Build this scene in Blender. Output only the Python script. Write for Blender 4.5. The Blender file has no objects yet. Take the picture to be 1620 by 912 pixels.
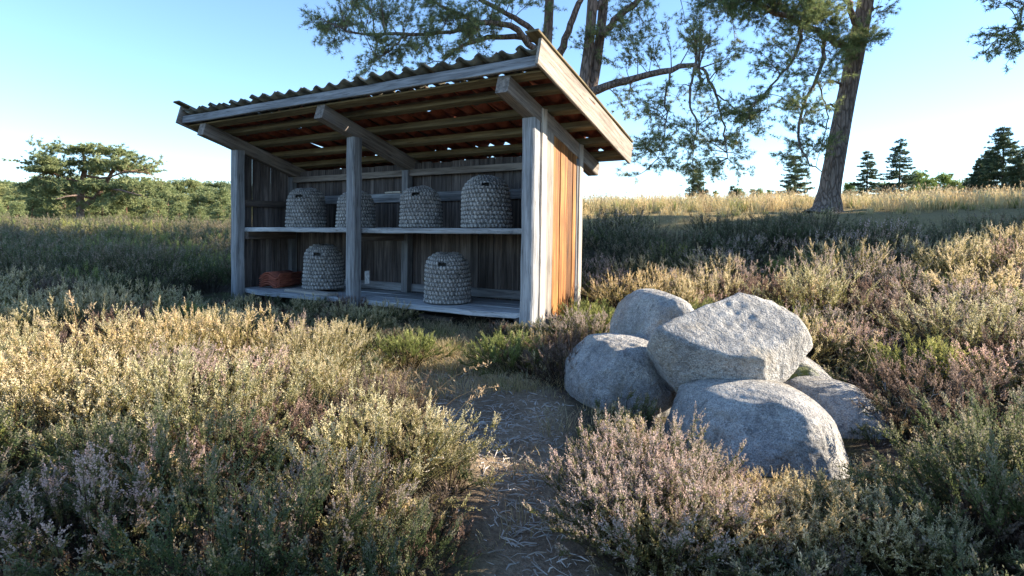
import bpy, bmesh, math, random
import numpy as np
from mathutils import Vector, Matrix
RAD = math.radians
rng = np.random.default_rng(7)
random.seed(7)
sc = bpy.context.scene
COL = sc.collection

# ------------------------------------------------------------ camera
EYE = 1.2
F = 963.6 / 1620.0
cam_d = bpy.data.cameras.new('camera')
cam_d.sensor_width = 36.0
cam_d.lens = 36.0 * F
cam_d.shift_y = -(456 - 386.9) / 1620.0
cam_d.clip_start = 0.05
cam_d.clip_end = 9000
cam = bpy.data.objects.new('camera', cam_d)
COL.objects.link(cam)
cam.location = (0, 0, EYE)
cam.rotation_euler = (math.pi / 2 - 0.0248, -0.0039, 0)
sc.camera = cam

# ------------------------------------------------------------ light
SUN_EL = RAD(20)
SUN_AZ = RAD(6.0)                      # direction to the sun, measured from +X towards +Y
sdir = Vector((math.cos(SUN_EL) * math.cos(SUN_AZ), math.cos(SUN_EL) * math.sin(SUN_AZ), math.sin(SUN_EL)))
world = bpy.data.worlds.new('World')
sc.world = world
world.use_nodes = True
wn = world.node_tree
bg = wn.nodes['Background']
sky = wn.nodes.new('ShaderNodeTexSky')
sky.sky_type = 'NISHITA'
sky.sun_disc = False
sky.sun_elevation = SUN_EL
sky.sun_rotation = math.pi / 2 - SUN_AZ
sky.altitude = 1200
sky.air_density = 1.0
sky.dust_density = 0.05
sky.ozone_density = 3.5
wn.links.new(sky.outputs[0], bg.inputs[0])
bg.inputs[1].default_value = 0.118
sun_d = bpy.data.lights.new('sun', 'SUN')
sun_d.energy = 5.0
sun_d.angle = RAD(0.55)
sun_d.color = (1.0, 0.89, 0.73)
sun = bpy.data.objects.new('sun', sun_d)
COL.objects.link(sun)
sun.rotation_euler = sdir.to_track_quat('Z', 'Y').to_euler()
sun.location = (20, -3, 12)
sc.view_settings.view_transform = 'Standard'
sc.view_settings.look = 'None'
sc.view_settings.exposure = 1.74
sc.view_settings.gamma = 1.0
sc.cycles.max_bounces = 8
sc.cycles.transparent_max_bounces = 8

# ------------------------------------------------------------ terrain height and pixel helpers
RD = [0, 4, 5.7, 7, 9, 11, 14, 20, 26, 34, 50, 100, 300, 9000]
RZ = [0, .06, .18, .34, .66, 1.02, 1.50, 1.93, 2.2, 2.3, 2.1, 1.5, 0, 0]
LD = [0, 6, 8, 10, 20, 30, 40, 60, 120, 300, 9000]
LZ = [0, .10, .2, .25, .42, .58, .66, .66, .5, 0, 0]
def gz(x, y):
    x = np.asarray(x, float); y = np.asarray(y, float)
    d = np.hypot(x, y)
    t = np.clip((np.arctan2(x, np.maximum(y, .01)) + .36) / .44, 0, 1)
    t = t * t * (3 - 2 * t)
    h = np.interp(d, RD, RZ) * t + np.interp(d, LD, LZ) * (1 - t)
    h = np.where(y > 0, h, h * np.clip(1 + y / 4, 0, 1))
    b = .025 * np.sin(x * 2.3 + 1.1) * np.sin(y * 1.9 + .4) + .015 * np.sin(x * 5.1 + y * 3.3)
    return h + b * np.clip((d - .5) / 2, 0, 1)
def at(px, py, depth):
    """point at a photo pixel's direction and a forward distance"""
    return Vector(((px - 810) / 963.6 * depth, depth, EYE - (py - 363) / 963.6 * depth))
def gnd(px, py):
    """where the direction of a photo pixel meets the terrain"""
    for y in np.arange(1.2, 60, .03):
        p = at(px, py, float(y))
        if p.z <= float(gz(p.x, p.y)):
            return p
    return p

# ------------------------------------------------------------ materials
def nt(name):
    m = bpy.data.materials.new(name); m.use_nodes = True
    n = m.node_tree
    return m, n, n.nodes['Principled BSDF']
def ramp(n, stops, src=None):
    r = n.nodes.new('ShaderNodeValToRGB')
    e = r.color_ramp.elements
    while len(e) < len(stops): e.new(.5)
    for k, (p, c) in zip(e, stops):
        k.position = p; k.color = (*c, 1)
    if src is not None: n.links.new(src, r.inputs[0])
    return r.outputs[0]
def noise(n, vec, scale, detail=4, rough=.55, dist=0):
    t = n.nodes.new('ShaderNodeTexNoise')
    t.inputs['Scale'].default_value = scale; t.inputs['Detail'].default_value = detail
    t.inputs['Roughness'].default_value = rough; t.inputs['Distortion'].default_value = dist
    if vec is not None: n.links.new(vec, t.inputs['Vector'])
    return t.outputs['Fac']
def mixc(n, fac, a, b, mode='MIX'):
    m = n.nodes.new('ShaderNodeMix'); m.data_type = 'RGBA'; m.blend_type = mode
    for sock, v in ((m.inputs[0], fac), (m.inputs[6], a), (m.inputs[7], b)):
        if hasattr(v, 'is_output'): n.links.new(v, sock)
        elif isinstance(v, (int, float)): sock.default_value = v
        else: sock.default_value = (*v, 1)
    return m.outputs[2]
def mth(n, op, a, b=None, clamp=False):
    m = n.nodes.new('ShaderNodeMath'); m.operation = op; m.use_clamp = clamp
    for i, v in enumerate((a, b)):
        if v is None: continue
        if hasattr(v, 'is_output'): n.links.new(v, m.inputs[i])
        else: m.inputs[i].default_value = v
    return m.outputs[0]
def bump(n, bsdf, h, strength=.5, dist=.01):
    b = n.nodes.new('ShaderNodeBump'); b.inputs['Strength'].default_value = strength; b.inputs['Distance'].default_value = dist
    n.links.new(h, b.inputs['Height']); n.links.new(b.outputs[0], bsdf.inputs['Normal'])
def objvec(n, scale=(1, 1, 1), rand=0.0):
    tc = n.nodes.new('ShaderNodeTexCoord')
    mp = n.nodes.new('ShaderNodeMapping'); mp.inputs['Scale'].default_value = scale
    n.links.new(tc.outputs['Object'], mp.inputs['Vector'])
    if rand:
        oi = n.nodes.new('ShaderNodeObjectInfo')
        v = mth(n, 'MULTIPLY', oi.outputs['Random'], rand)
        cb = n.nodes.new('ShaderNodeCombineXYZ')
        for i in range(3): n.links.new(v, cb.inputs[i])
        n.links.new(cb.outputs[0], mp.inputs['Location'])
    return mp.outputs[0]

def wood(name, dark, mid, light, rough=.85, knot=.5):
    """weathered board: grain runs along the object's local X"""
    m, n, b = nt(name)
    v = objvec(n, (1.3, 26, 26), 37)
    v2 = objvec(n, (5, 150, 150), 37)
    v3 = objvec(n, (1.6, 4, 4), 53)
    g1 = noise(n, v, 1.0, 6, .62, .6)
    g2 = noise(n, v2, 1.0, 3, .6)
    g3 = noise(n, v3, 1.0, 3, .5)
    c = ramp(n, [(.26, dark), (.48, mid), (.72, light)], g1)
    crack = ramp(n, [(.33, (.25, .23, .22)), (.44, (1, 1, 1))], g2)
    c = mixc(n, .8, c, crack, 'MULTIPLY')
    stain = ramp(n, [(.3, (.55, .52, .5)), (.6, (1, 1, 1))], g3)
    c = mixc(n, knot, c, stain, 'MULTIPLY')
    oi = n.nodes.new('ShaderNodeObjectInfo')
    tone = ramp(n, [(0, (.45, .43, .42)), (.5, (.85, .82, .79)), (1, (1.25, 1.2, 1.15))], oi.outputs['Random'])
    c = mixc(n, .8, c, tone, 'MULTIPLY')
    n.links.new(c, b.inputs['Base Color'])
    b.inputs['Roughness'].default_value = rough
    b.inputs['Specular IOR Level'].default_value = .25
    bump(n, b, mth(n, 'ADD', g1, mth(n, 'MULTIPLY', g2, .7)), .7, .006)
    return m
M = {}
M['grey_wood'] = wood('grey_wood', (.085, .09, .098), (.27, .282, .30), (.47, .485, .51))
M['pale_wood'] = wood('pale_wood', (.24, .22, .20), (.46, .42, .37), (.68, .62, .54), knot=.35)
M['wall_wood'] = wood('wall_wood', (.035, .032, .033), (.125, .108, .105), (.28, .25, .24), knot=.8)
M['barge_wood'] = wood('barge_wood', (.11, .095, .08), (.27, .235, .20), (.44, .39, .335), knot=.6)
M['floor_wood'] = wood('floor_wood', (.17, .18, .19), (.38, .40, .42), (.58, .60, .62))
M['orange_wood'] = wood('orange_wood', (.06, .022, .009), (.31, .125, .034), (.58, .29, .085), .6, .85)
M['purlin_wood'] = wood('purlin_wood', (.07, .055, .032), (.17, .135, .075), (.29, .235, .13))
M['rafter_wood'] = wood('rafter_wood', (.09, .078, .07), (.21, .185, .165), (.36, .32, .29))
M['dark_wood'] = wood('dark_wood', (.05, .043, .04), (.12, .10, .09), (.22, .19, .17))

def tile_mat(name, weathered, zlim=-.3):
    m, n, b = nt(name)
    v = objvec(n, (1, 1, 1), 19)
    g = noise(n, v, 9, 5, .6); g2 = noise(n, v, 34, 4, .6)
    c = ramp(n, [(.3, (.13, .036, .022)), (.55, (.30, .085, .05)), (.8, (.42, .15, .09))], g)
    geo = n.nodes.new('ShaderNodeTexCoord')
    sep = n.nodes.new('ShaderNodeSeparateXYZ'); n.links.new(geo.outputs['Normal'], sep.inputs[0])
    up = mth(n, 'MULTIPLY', mth(n, 'GREATER_THAN', sep.outputs[2], zlim), ramp(n, [(.12, (0, 0, 0)), (.38, (1, 1, 1))], g2))
    if weathered: c = mixc(n, up, c, ramp(n, [(.35, (.045, .04, .03)), (.7, (.17, .155, .11))], g))
    n.links.new(c, b.inputs['Base Color']); b.inputs['Roughness'].default_value = .9
    bump(n, b, g2, .4, .004)
    return m
M['tile'] = tile_mat('weathered_clay_tile', True)
M['tile_grey'] = tile_mat('lichen_shade_tile', True, -2)  # darkens undersides as well: weathering plus edge shade put into the colour
M['tile_new'] = tile_mat('clean_clay_tile', False)

def stone(name, moss):
    m, n, b = nt(name)
    v = objvec(n, (1, 1, 1), 11)
    fine = noise(n, v, 150, 3, .7); mid = noise(n, v, 38, 4, .6); big = noise(n, v, 4.5, 5, .6)
    c = ramp(n, [(.3, (.15, .148, .148)), (.5, (.45, .442, .435)), (.68, (.70, .69, .67))], fine)
    c = mixc(n, .75, c, ramp(n, [(.3, (.58, .57, .56)), (.62, (1.1, 1.08, 1.04))], mid), 'MULTIPLY')
    c = mixc(n, .7, c, ramp(n, [(.33, (.42, .42, .43)), (.6, (1.08, 1.05, 1.0))], big), 'MULTIPLY')
    lich = mth(n, 'MULTIPLY', ramp(n, [(.6, (0, 0, 0)), (.68, (1, 1, 1))], noise(n, v, 5, 6, .75)), .75)
    c = mixc(n, lich, c, (.62, .62, .55))
    tan = mth(n, 'MULTIPLY', ramp(n, [(.54, (0, 0, 0)), (.66, (1, 1, 1))], noise(n, objvec(n, (1, 1, 1), 31), 3.2, 5, .7, .6)), .55)
    c = mixc(n, tan, c, (.30, .25, .18))
    dk = mth(n, 'MULTIPLY', ramp(n, [(.57, (0, 0, 0)), (.64, (1, 1, 1))], noise(n, objvec(n, (1, 1, 1), 47), 11, 6, .75, .4)), .6)
    c = mixc(n, dk, c, (.10, .10, .10))
    wv = n.nodes.new('ShaderNodeTexWave'); wv.inputs['Scale'].default_value = 1.1; wv.inputs['Distortion'].default_value = 9; wv.inputs['Detail'].default_value = 5; wv.inputs['Detail Scale'].default_value = 1.6
    n.links.new(objvec(n, (1, 1.4, 2.2), 23), wv.inputs['Vector'])
    crk = ramp(n, [(.0, (0, 0, 0)), (.035, (1, 1, 1))], wv.outputs['Fac'])
    c = mixc(n, .12, c, mixc(n, crk, (.35, .33, .32), (1, 1, 1)), 'MULTIPLY')
    if moss:
        a = n.nodes.new('ShaderNodeAttribute'); a.attribute_name = 'moss'
        mf = mth(n, 'MULTIPLY', a.outputs['Fac'], ramp(n, [(.36, (0, 0, 0)), (.55, (1, 1, 1))], noise(n, v, 14, 5, .7)))
        c = mixc(n, mf, c, (.17, .19, .045))
    n.links.new(c, b.inputs['Base Color']); b.inputs['Roughness'].default_value = .8
    b.inputs['Specular IOR Level'].default_value = .3
    h = mth(n, 'ADD', mth(n, 'MULTIPLY', mid, 1.2), mth(n, 'MULTIPLY', fine, .35))
    h = mth(n, 'ADD', h, mth(n, 'MULTIPLY', noise(n, v, 13, 6, .65, .5), 1.6))
    h = mth(n, 'ADD', h, mth(n, 'MULTIPLY', crk, .12))
    bump(n, b, h, .95, .026)
    return m
M['stone'] = stone('granite', False)
M['stone_moss'] = stone('granite_mossy', True)

def straw_mat():
    m, n, b = nt('skep_straw')
    a = n.nodes.new('ShaderNodeAttribute'); a.attribute_name = 'st'
    v = objvec(n, (1, 1, 1), 13)
    g = noise(n, v, 55, 4, .7); g2 = noise(n, v, 6, 3, .5)
    c = ramp(n, [(.1, (.045, .045, .045)), (.5, (.235, .23, .225)), (.95, (.52, .51, .50))], a.outputs['Fac'])
    c = mixc(n, .8, c, ramp(n, [(.28, (.35, .33, .31)), (.6, (1.15, 1.12, 1.08))], g), 'MULTIPLY')
    c = mixc(n, .6, c, ramp(n, [(.3, (.6, .57, .55)), (.65, (1.1, 1.08, 1.05))], g2), 'MULTIPLY')
    n.links.new(c, b.inputs['Base Color']); b.inputs['Roughness'].default_value = .9
    bump(n, b, g, .5, .006)
    return m
M['straw'] = straw_mat()

def plant(name, c0, c1, c2, transl=.42, rough=.6, hue=.0):
    """tint attribute: 0 woody base, .5 leaf, 1 tip or flower; per-object variation"""
    m, n, b = nt(name)
    a = n.nodes.new('ShaderNodeAttribute'); a.attribute_name = 'tint'
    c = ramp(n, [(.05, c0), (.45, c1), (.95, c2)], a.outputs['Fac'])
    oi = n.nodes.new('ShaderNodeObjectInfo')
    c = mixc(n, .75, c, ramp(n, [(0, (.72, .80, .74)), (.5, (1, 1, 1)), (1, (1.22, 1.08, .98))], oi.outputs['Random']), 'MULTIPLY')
    n.links.new(c, b.inputs['Base Color']); b.inputs['Roughness'].default_value = rough
    b.inputs['Specular IOR Level'].default_value = .2
    t = n.nodes.new('ShaderNodeBsdfTranslucent'); n.links.new(c, t.inputs['Color'])
    mx = n.nodes.new('ShaderNodeMixShader'); mx.inputs[0].default_value = transl
    n.links.new(b.outputs[0], mx.inputs[1]); n.links.new(t.outputs[0], mx.inputs[2])
    out = [k for k in n.nodes if k.type == 'OUTPUT_MATERIAL'][0]
    n.links.new(mx.outputs[0], out.inputs['Surface'])
    return m
M['heath_gold'] = plant('heather_gold', (.11, .075, .042), (.27, .235, .085), (.80, .66, .43))
M['heath_dark'] = plant('heather_dark', (.07, .05, .038), (.095, .125, .045), (.32, .27, .20))
M['heath_pink'] = plant('heather_pink', (.10, .07, .05), (.15, .155, .055), (.66, .48, .44))
M['heath_green'] = plant('heather_green', (.09, .07, .03), (.18, .21, .06), (.50, .50, .19))
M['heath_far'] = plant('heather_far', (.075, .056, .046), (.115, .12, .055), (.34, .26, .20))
M['heath_brown'] = plant('heather_brown', (.08, .05, .04), (.13, .09, .06), (.34, .24, .20))
M['dry_grass'] = plant('dry_grass', (.36, .28, .13), (.62, .49, .25), (.78, .64, .38), .3)
M['stalk'] = plant('dry_stalk', (.34, .26, .14), (.46, .36, .21), (.56, .43, .28), .3)
M['needle'] = plant('pine_needles', (.10, .115, .065), (.19, .25, .12), (.44, .44, .18), .5)
M['needle_blue'] = plant('spruce_needles', (.035, .05, .03), (.075, .115, .065), (.16, .20, .10), .3)
M['needle_far'] = plant('forest_needles', (.10, .12, .07), (.21, .26, .115), (.40, .42, .20), .35)
M['leaf_pale'] = plant('birch_leaves', (.08, .10, .03), (.17, .25, .06), (.30, .36, .12), .4)

def bark_mat(name, low, high, plate=1.0):
    m, n, b = nt(name)
    v = objvec(n, (9, 9, 2.0)); v2 = objvec(n, (24, 24, 8))
    vo = n.nodes.new('ShaderNodeTexVoronoi'); vo.feature = 'DISTANCE_TO_EDGE'; vo.inputs['Scale'].default_value = 1.5
    wv = n.nodes.new('ShaderNodeVectorMath'); wv.operation = 'ADD'
    nz = n.nodes.new('ShaderNodeTexNoise'); nz.inputs['Scale'].default_value = 1.0; n.links.new(v, nz.inputs['Vector'])
    n.links.new(v, wv.inputs[0]); n.links.new(nz.outputs['Color'], wv.inputs[1]); n.links.new(wv.outputs[0], vo.inputs['Vector'])
    e = ramp(n, [(0, (0, 0, 0)), (.16, (1, 1, 1))], vo.outputs['Distance'])
    g = noise(n, v2, 1, 5, .65)
    tc = n.nodes.new('ShaderNodeTexCoord'); sep = n.nodes.new('ShaderNodeSeparateXYZ'); n.links.new(tc.outputs['Object'], sep.inputs[0])
    hi = ramp(n, [(.25, (0, 0, 0)), (.75, (1, 1, 1))], mth(n, 'DIVIDE', sep.outputs[2], 8.0))
    c = mixc(n, hi, low, high)
    c = mixc(n, .8, c, ramp(n, [(.25, (.45, .43, .42)), (.7, (1.2, 1.15, 1.1))], g), 'MULTIPLY')
    c = mixc(n, .75, c, mixc(n, e, (.28, .25, .24), (1, 1, 1)), 'MULTIPLY')
    n.links.new(c, b.inputs['Base Color']); b.inputs['Roughness'].default_value = .95
    bump(n, b, mth(n, 'ADD', e, mth(n, 'MULTIPLY', g, .6)), .9, .03)
    return m
M['bark'] = bark_mat('pine_bark', (.27, .225, .20), (.34, .20, .13))
M['bark_dark'] = bark_mat('spruce_bark', (.13, .10, .085), (.16, .12, .10))

def ground_mat():
    m, n, b = nt('heath_ground')
    tc = n.nodes.new('ShaderNodeTexCoord'); v = tc.outputs['Object']
    ap = n.nodes.new('ShaderNodeAttribute'); ap.attribute_name = 'path'
    ag = n.nodes.new('ShaderNodeAttribute'); ag.attribute_name = 'grass'
    a = noise(n, v, 2.2, 6, .65); f = noise(n, v, 38, 5, .7); g = noise(n, v, 130, 3, .7)
    soil = ramp(n, [(.3, (.035, .026, .02)), (.55, (.085, .062, .046)), (.75, (.15, .115, .085))], f)
    moss = ramp(n, [(.35, (.03, .035, .012)), (.65, (.085, .08, .03))], f)
    base = mixc(n, ramp(n, [(.42, (0, 0, 0)), (.6, (1, 1, 1))], a), soil, moss)
    pth = ramp(n, [(.28, (.09, .066, .048)), (.5, (.29, .22, .155)), (.72, (.55, .43, .30))], mth(n, 'ADD', mth(n, 'MULTIPLY', f, .6), mth(n, 'MULTIPLY', g, .4)))
    pth = mixc(n, .6, pth, ramp(n, [(.35, (.55, .5, .46)), (.6, (1.1, 1.05, 1))], a), 'MULTIPLY')
    c = mixc(n, ap.outputs['Fac'], base, pth)
    gr = ramp(n, [(.3, (.16, .12, .055)), (.7, (.40, .31, .15))], f)
    c = mixc(n, ag.outputs['Fac'], c, gr)
    n.links.new(c, b.inputs['Base Color']); b.inputs['Roughness'].default_value = 1
    b.inputs['Specular IOR Level'].default_value = .1
    bump(n, b, mth(n, 'ADD', f, mth(n, 'MULTIPLY', g, .5)), .8, .02)
    return m
M['ground'] = ground_mat()
m, n, b = nt('deadwood'); c = ramp(n, [(.3, (.20, .165, .13)), (.55, (.48, .42, .36)), (.72, (.70, .64, .58))], noise(n, objvec(n, (1, 1, 1)), 9, 3, .6)); n.links.new(c, b.inputs['Base Color']); b.inputs['Roughness'].default_value = .9
M['deadwood'] = m
m, n, b = nt('paper_card'); b.inputs['Base Color'].default_value = (.62, .62, .60, 1); b.inputs['Roughness'].default_value = .8
n.links.new(ramp(n, [(.4, (.45, .45, .44)), (.6, (.68, .68, .66))], noise(n, objvec(n, (1, 1, 1)), 40, 2)), b.inputs['Base Color'])
M['card'] = m

# ------------------------------------------------------------ object helpers
def link(name, mesh, mat=None, parent=None, mw=None):
    o = bpy.data.objects.new(name, mesh); COL.objects.link(o)
    if mat is not None and not mesh.materials: mesh.materials.append(mat)
    if parent is not None: o.parent = parent
    if mw is not None: o.matrix_local = mw
    return o
def tag(o, label, cat, group=None):
    o['label'] = label; o['category'] = cat
    if group: o['group'] = group
    return o
def kind(o, k):
    o['kind'] = k; return o
def empty(name, loc, rz=0, scale=1):
    o = bpy.data.objects.new(name, None); COL.objects.link(o)
    o.location = loc; o.rotation_euler = (0, 0, rz); o.scale = (scale,) * 3; o.empty_display_size = .2
    return o
class Soup:
    """collects polygons with a per-vertex tint, builds one mesh quickly"""
    def __init__(s): s.v = []; s.f3 = []; s.f4 = []; s.t = []; s.n = 0
    def add(s, v, f, tint):
        v = np.asarray(v, float).reshape(-1, 3); f = np.asarray(f, int)
        (s.f3 if f.shape[1] == 3 else s.f4).append(f + s.n)
        s.v.append(v); s.t.append(np.broadcast_to(np.asarray(tint, float), (len(v),))); s.n += len(v)
    def mesh(s, name, smooth=False):
        me = bpy.data.meshes.new(name)
        v = np.concatenate(s.v)
        f3 = np.concatenate(s.f3) if s.f3 else np.zeros((0, 3), int)
        f4 = np.concatenate(s.f4) if s.f4 else np.zeros((0, 4), int)
        loops = np.concatenate([f3.ravel(), f4.ravel()])
        st = np.concatenate([np.arange(len(f3)) * 3, len(f3) * 3 + np.arange(len(f4)) * 4])
        me.vertices.add(len(v)); me.vertices.foreach_set('co', v.ravel())
        me.loops.add(len(loops)); me.loops.foreach_set('vertex_index', loops)
        me.polygons.add(len(st)); me.polygons.foreach_set('loop_start', st)
        if smooth: me.polygons.foreach_set('use_smooth', np.ones(len(st), bool))
        a = me.attributes.new('tint', 'FLOAT', 'POINT'); a.data.foreach_set('value', np.concatenate(s.t))
        me.update(calc_edges=True); me.validate()
        return me
def tube(soup, pts, rad, sides=6, tint=.0, jit=0):
    P = np.asarray([tuple(p) for p in pts], float); k = len(P)
    r = np.broadcast_to(np.asarray(rad, float), (k,))
    T = np.gradient(P, axis=0); T /= np.linalg.norm(T, axis=1)[:, None] + 1e-9
    ref = np.array([0, 0, 1.]) if abs(T[:, 2]).mean() < .8 else np.array([0, 1., 0])
    A = np.cross(T, ref); A /= np.linalg.norm(A, axis=1)[:, None] + 1e-9
    B = np.cross(T, A)
    an = np.arange(sides) / sides * 2 * np.pi
    rr = r[:, None] * (1 + (rng.normal(0, jit, (k, sides)) if jit else 0))
    V = P[:, None] + rr[..., None] * (np.cos(an)[None, :, None] * A[:, None] + np.sin(an)[None, :, None] * B[:, None])
    i = np.arange(k - 1)[:, None] * sides; j = np.arange(sides)[None]; jn = (j + 1) % sides
    f = np.stack([i + j, i + jn, i + sides + jn, i + sides + j], -1).reshape(-1, 4)
    soup.add(V.reshape(-1, 3), f, tint)
def spline(pts, n):
    """smooth curve through the points (Catmull-Rom)"""
    P = np.asarray([tuple(p) for p in pts], float)
    P = np.vstack([2 * P[0] - P[1], P, 2 * P[-1] - P[-2]])
    out = []
    u = np.linspace(0, len(P) - 3 - 1e-6, n)
    for t in u:
        i = int(t); s = t - i
        a, b_, c_, d = P[i:i + 4]
        out.append(.5 * ((2 * b_) + (-a + c_) * s + (2 * a - 5 * b_ + 4 * c_ - d) * s * s + (-a + 3 * b_ - 3 * c_ + d) * s ** 3))
    return np.array(out)

# ------------------------------------------------------------ path outline (ground plan)
def ground_poly(px):
    return np.array([gnd(a, b_).xy for a, b_ in px])
PATH_PX = [(775, 905), (770, 840), (750, 760), (715, 700), (670, 660), (612, 640), (606, 600), (640, 588), (700, 578), (690, 545),
           (620, 535), (640, 522), (760, 530), (775, 560), (800, 590), (862, 612), (895, 640), (900, 700), (895, 760), (905, 830), (955, 905)]
PATH = ground_poly(PATH_PX)
PATH = np.vstack([[[-.15, 1.2], [-.15, 1.8]], PATH, [[.36, 1.9], [.4, 1.2]]])
def inside(poly, x, y):
    x = np.asarray(x, float); y = np.asarray(y, float); r = np.zeros(x.shape, bool)
    for (x0, y0), (x1, y1) in zip(poly, np.roll(poly, -1, 0)):
        c = (y0 > y) != (y1 > y)
        r ^= c & (x < (x1 - x0) * (y - y0) / (y1 - y0 + 1e-12) + x0)
    return r
def poly_dist(poly, x, y):
    x = np.asarray(x, float); y = np.asarray(y, float); d = np.full(x.shape, 1e9)
    for (x0, y0), (x1, y1) in zip(poly, np.roll(poly, -1, 0)):
        dx, dy = x1 - x0, y1 - y0
        t = np.clip(((x - x0) * dx + (y - y0) * dy) / (dx * dx + dy * dy + 1e-12), 0, 1)
        d = np.minimum(d, np.hypot(x - x0 - t * dx, y - y0 - t * dy))
    return np.where(inside(poly, x, y), -d, d)
def grass_zone(x, y):
    """0 heather .. 1 dry grass on the rise"""
    d = np.hypot(x, y); a = np.arctan2(x, np.maximum(y, .01))
    edge = 10.9 + .5 * np.sin(a * 19) + .35 * np.sin(a * 43 + 1)
    return np.clip((d - edge) / 1.0, 0, 1) * np.clip((a + .12) / .1, 0, 1) * (y > 0)

# ------------------------------------------------------------ ground sheet
def build_ground():
    rad = np.concatenate([[.0001], np.arange(.3, 8, .11), np.arange(8, 40, .5), np.geomspace(40, 4000, 40)])
    th = np.linspace(0, 2 * np.pi, 240, endpoint=False)
    R, T = np.meshgrid(rad, th, indexing='ij')
    x = R * np.cos(T); y = R * np.sin(T); z = gz(x, y)
    pd = poly_dist(PATH, x.ravel(), y.ravel()).reshape(x.shape)
    z = z - .03 * np.clip(-pd / .15, 0, 1)
    k, s = x.shape
    V = np.stack([x, y, z], -1).reshape(-1, 3)
    i = np.arange(k - 1)[:, None] * s; j = np.arange(s)[None]; jn = (j + 1) % s
    f = np.stack([i + j, i + s + j, i + s + jn, i + jn], -1).reshape(-1, 4)
    S = Soup(); S.add(V, f, 0)
    me = S.mesh('ground', True)
    a = me.attributes.new('path', 'FLOAT', 'POINT'); a.data.foreach_set('value', np.clip(.5 - pd.ravel() / .25, 0, 1))
    a = me.attributes.new('grass', 'FLOAT', 'POINT'); a.data.foreach_set('value', grass_zone(x.ravel(), y.ravel()))
    kind(link('ground', me, M['ground']), 'structure')
build_ground()

# ------------------------------------------------------------ bee shed (local frame: X along the front, Y into depth, Z up from the floor)
SHED_RZ = -0.5665
SX, SY = -3.761, 8.126
FLOOR = EYE - .803
shed = empty('bee_shed', (SX, SY, FLOOR), SHED_RZ)
tag(shed, 'open fronted grey timber bee shed with red clay pantile roof', 'shed')
LEAN = .012
W = .13; B1 = 2.2; RR = 4.542; D = 1.016; TP = 1.838; SL = .3056; OV = .4316; XO = .316
def to_world(x, y, z):
    return shed_mw @ Vector((x + LEAN * z, y, z))
shed_mw = Matrix.Translation((SX, SY, FLOOR)) @ Matrix.Rotation(SHED_RZ, 4, 'Z')
SHEAR = Matrix(((1, 0, LEAN, 0), (0, 1, 0, 0), (0, 0, 1, 0), (0, 0, 0, 1)))
def board(name, p0, p1, w, t, up, mat, parent=None, segs=4, warp=.0025, cham=.006, bow=None):
    """a sawn board from p0 to p1 (end centres); w along side, t along 'up'; local X is the length"""
    p0 = Vector(p0); p1 = Vector(p1)
    p0 = SHEAR @ p0; p1 = SHEAR @ p1
    L = (p1 - p0).length; ex = (p1 - p0).normalized()
    ez = Vector(up); ez = (ez - ez.dot(ex) * ex).normalized(); ey = ez.cross(ex)
    mw = Matrix(((ex.x, ey.x, ez.x, p0.x), (ex.y, ey.y, ez.y, p0.y), (ex.z, ey.z, ez.z, p0.z), (0, 0, 0, 1)))
    c = min(cham, w * .2, t * .2)
    prof = [(-w/2 + c, -t/2), (w/2 - c, -t/2), (w/2, -t/2 + c), (w/2, t/2 - c), (w/2 - c, t/2), (-w/2 + c, t/2), (-w/2, t/2 - c), (-w/2, -t/2 + c)]
    vs = []; fs = []
    for i in range(segs + 1):
        u = i / segs
        ja, jb = random.uniform(-warp, warp), random.uniform(-warp, warp)
        wj = random.uniform(-warp, warp) * 1.2
        for (a, b_) in prof:
            ex2 = bow(u) if (bow and a < 0) else 0
            vs.append((u * L + (random.uniform(-.004, .004) if i in (0, segs) else 0), a + ja + math.copysign(wj, a) + ex2, b_ + jb))
    for i in range(segs):
        for j in range(8):
            a = i * 8 + j; b_ = i * 8 + (j + 1) % 8
            fs.append((a, b_, b_ + 8, a + 8))
    fs.append(tuple(range(7, -1, -1))); fs.append(tuple(segs * 8 + j for j in range(8)))
    me = bpy.data.meshes.new(name); me.from_pydata(vs, [], fs)
    bm = bmesh.new(); bm.from_mesh(me); bmesh.ops.recalc_face_normals(bm, faces=bm.faces); bm.to_mesh(me); bm.free()
    return link(name, me, mat, parent or shed, mw)

def roof_z(y, off=0):                    # underside of the rafters at depth y
    return TP - SL * y + off
YB = 1.50                                # back end of the roof
gpost = -.34
# posts: three at the front, three at the back
for X in (0, B1, RR):
    board('post', (X + W/2, W/2, gpost), (X + W/2, W/2, TP - .002), W, W, (0, -1, 0), M['grey_wood'], segs=8, cham=.014, warp=.0045)
for X in (0, B1 + .03, RR):
    w = .1
    board('post', (X + w/2 + (.03 if X == RR else 0), D - w/2 - .025, gpost), (X + w/2 + (.03 if X == RR else 0), D - w/2 - .025, roof_z(D - w/2) - .004), w, w, (0, -1, 0), M['grey_wood'], segs=5)
# rafters
rh = .155
ca = 1 / math.sqrt(1 + SL * SL)
for X in (0, B1, RR):
    y0, y1 = -OV, YB - .06
    o = rh / 2 / ca
    board('rafter', (X + W/2, y0, roof_z(y0, o)), (X + W/2, y1, roof_z(y1, o)), W - .004, rh, (0, SL, 1), M['rafter_wood'], segs=6, cham=.008)
RT = rh / ca                              # top of the rafters above roof_z
# purlins under the tiles
rows = 6
pur = [-.41, -.02, .36, .72, 1.08, 1.42]
for k, y in enumerate(pur):
    if k == 0: continue
    z = roof_z(y, RT + .058)
    board('purlin', (-XO + .03, y, z), (RR + W + XO - .03, y, z), .085, .075, (0, SL, 1), M['purlin_wood'], segs=8, warp=.004)
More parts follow.
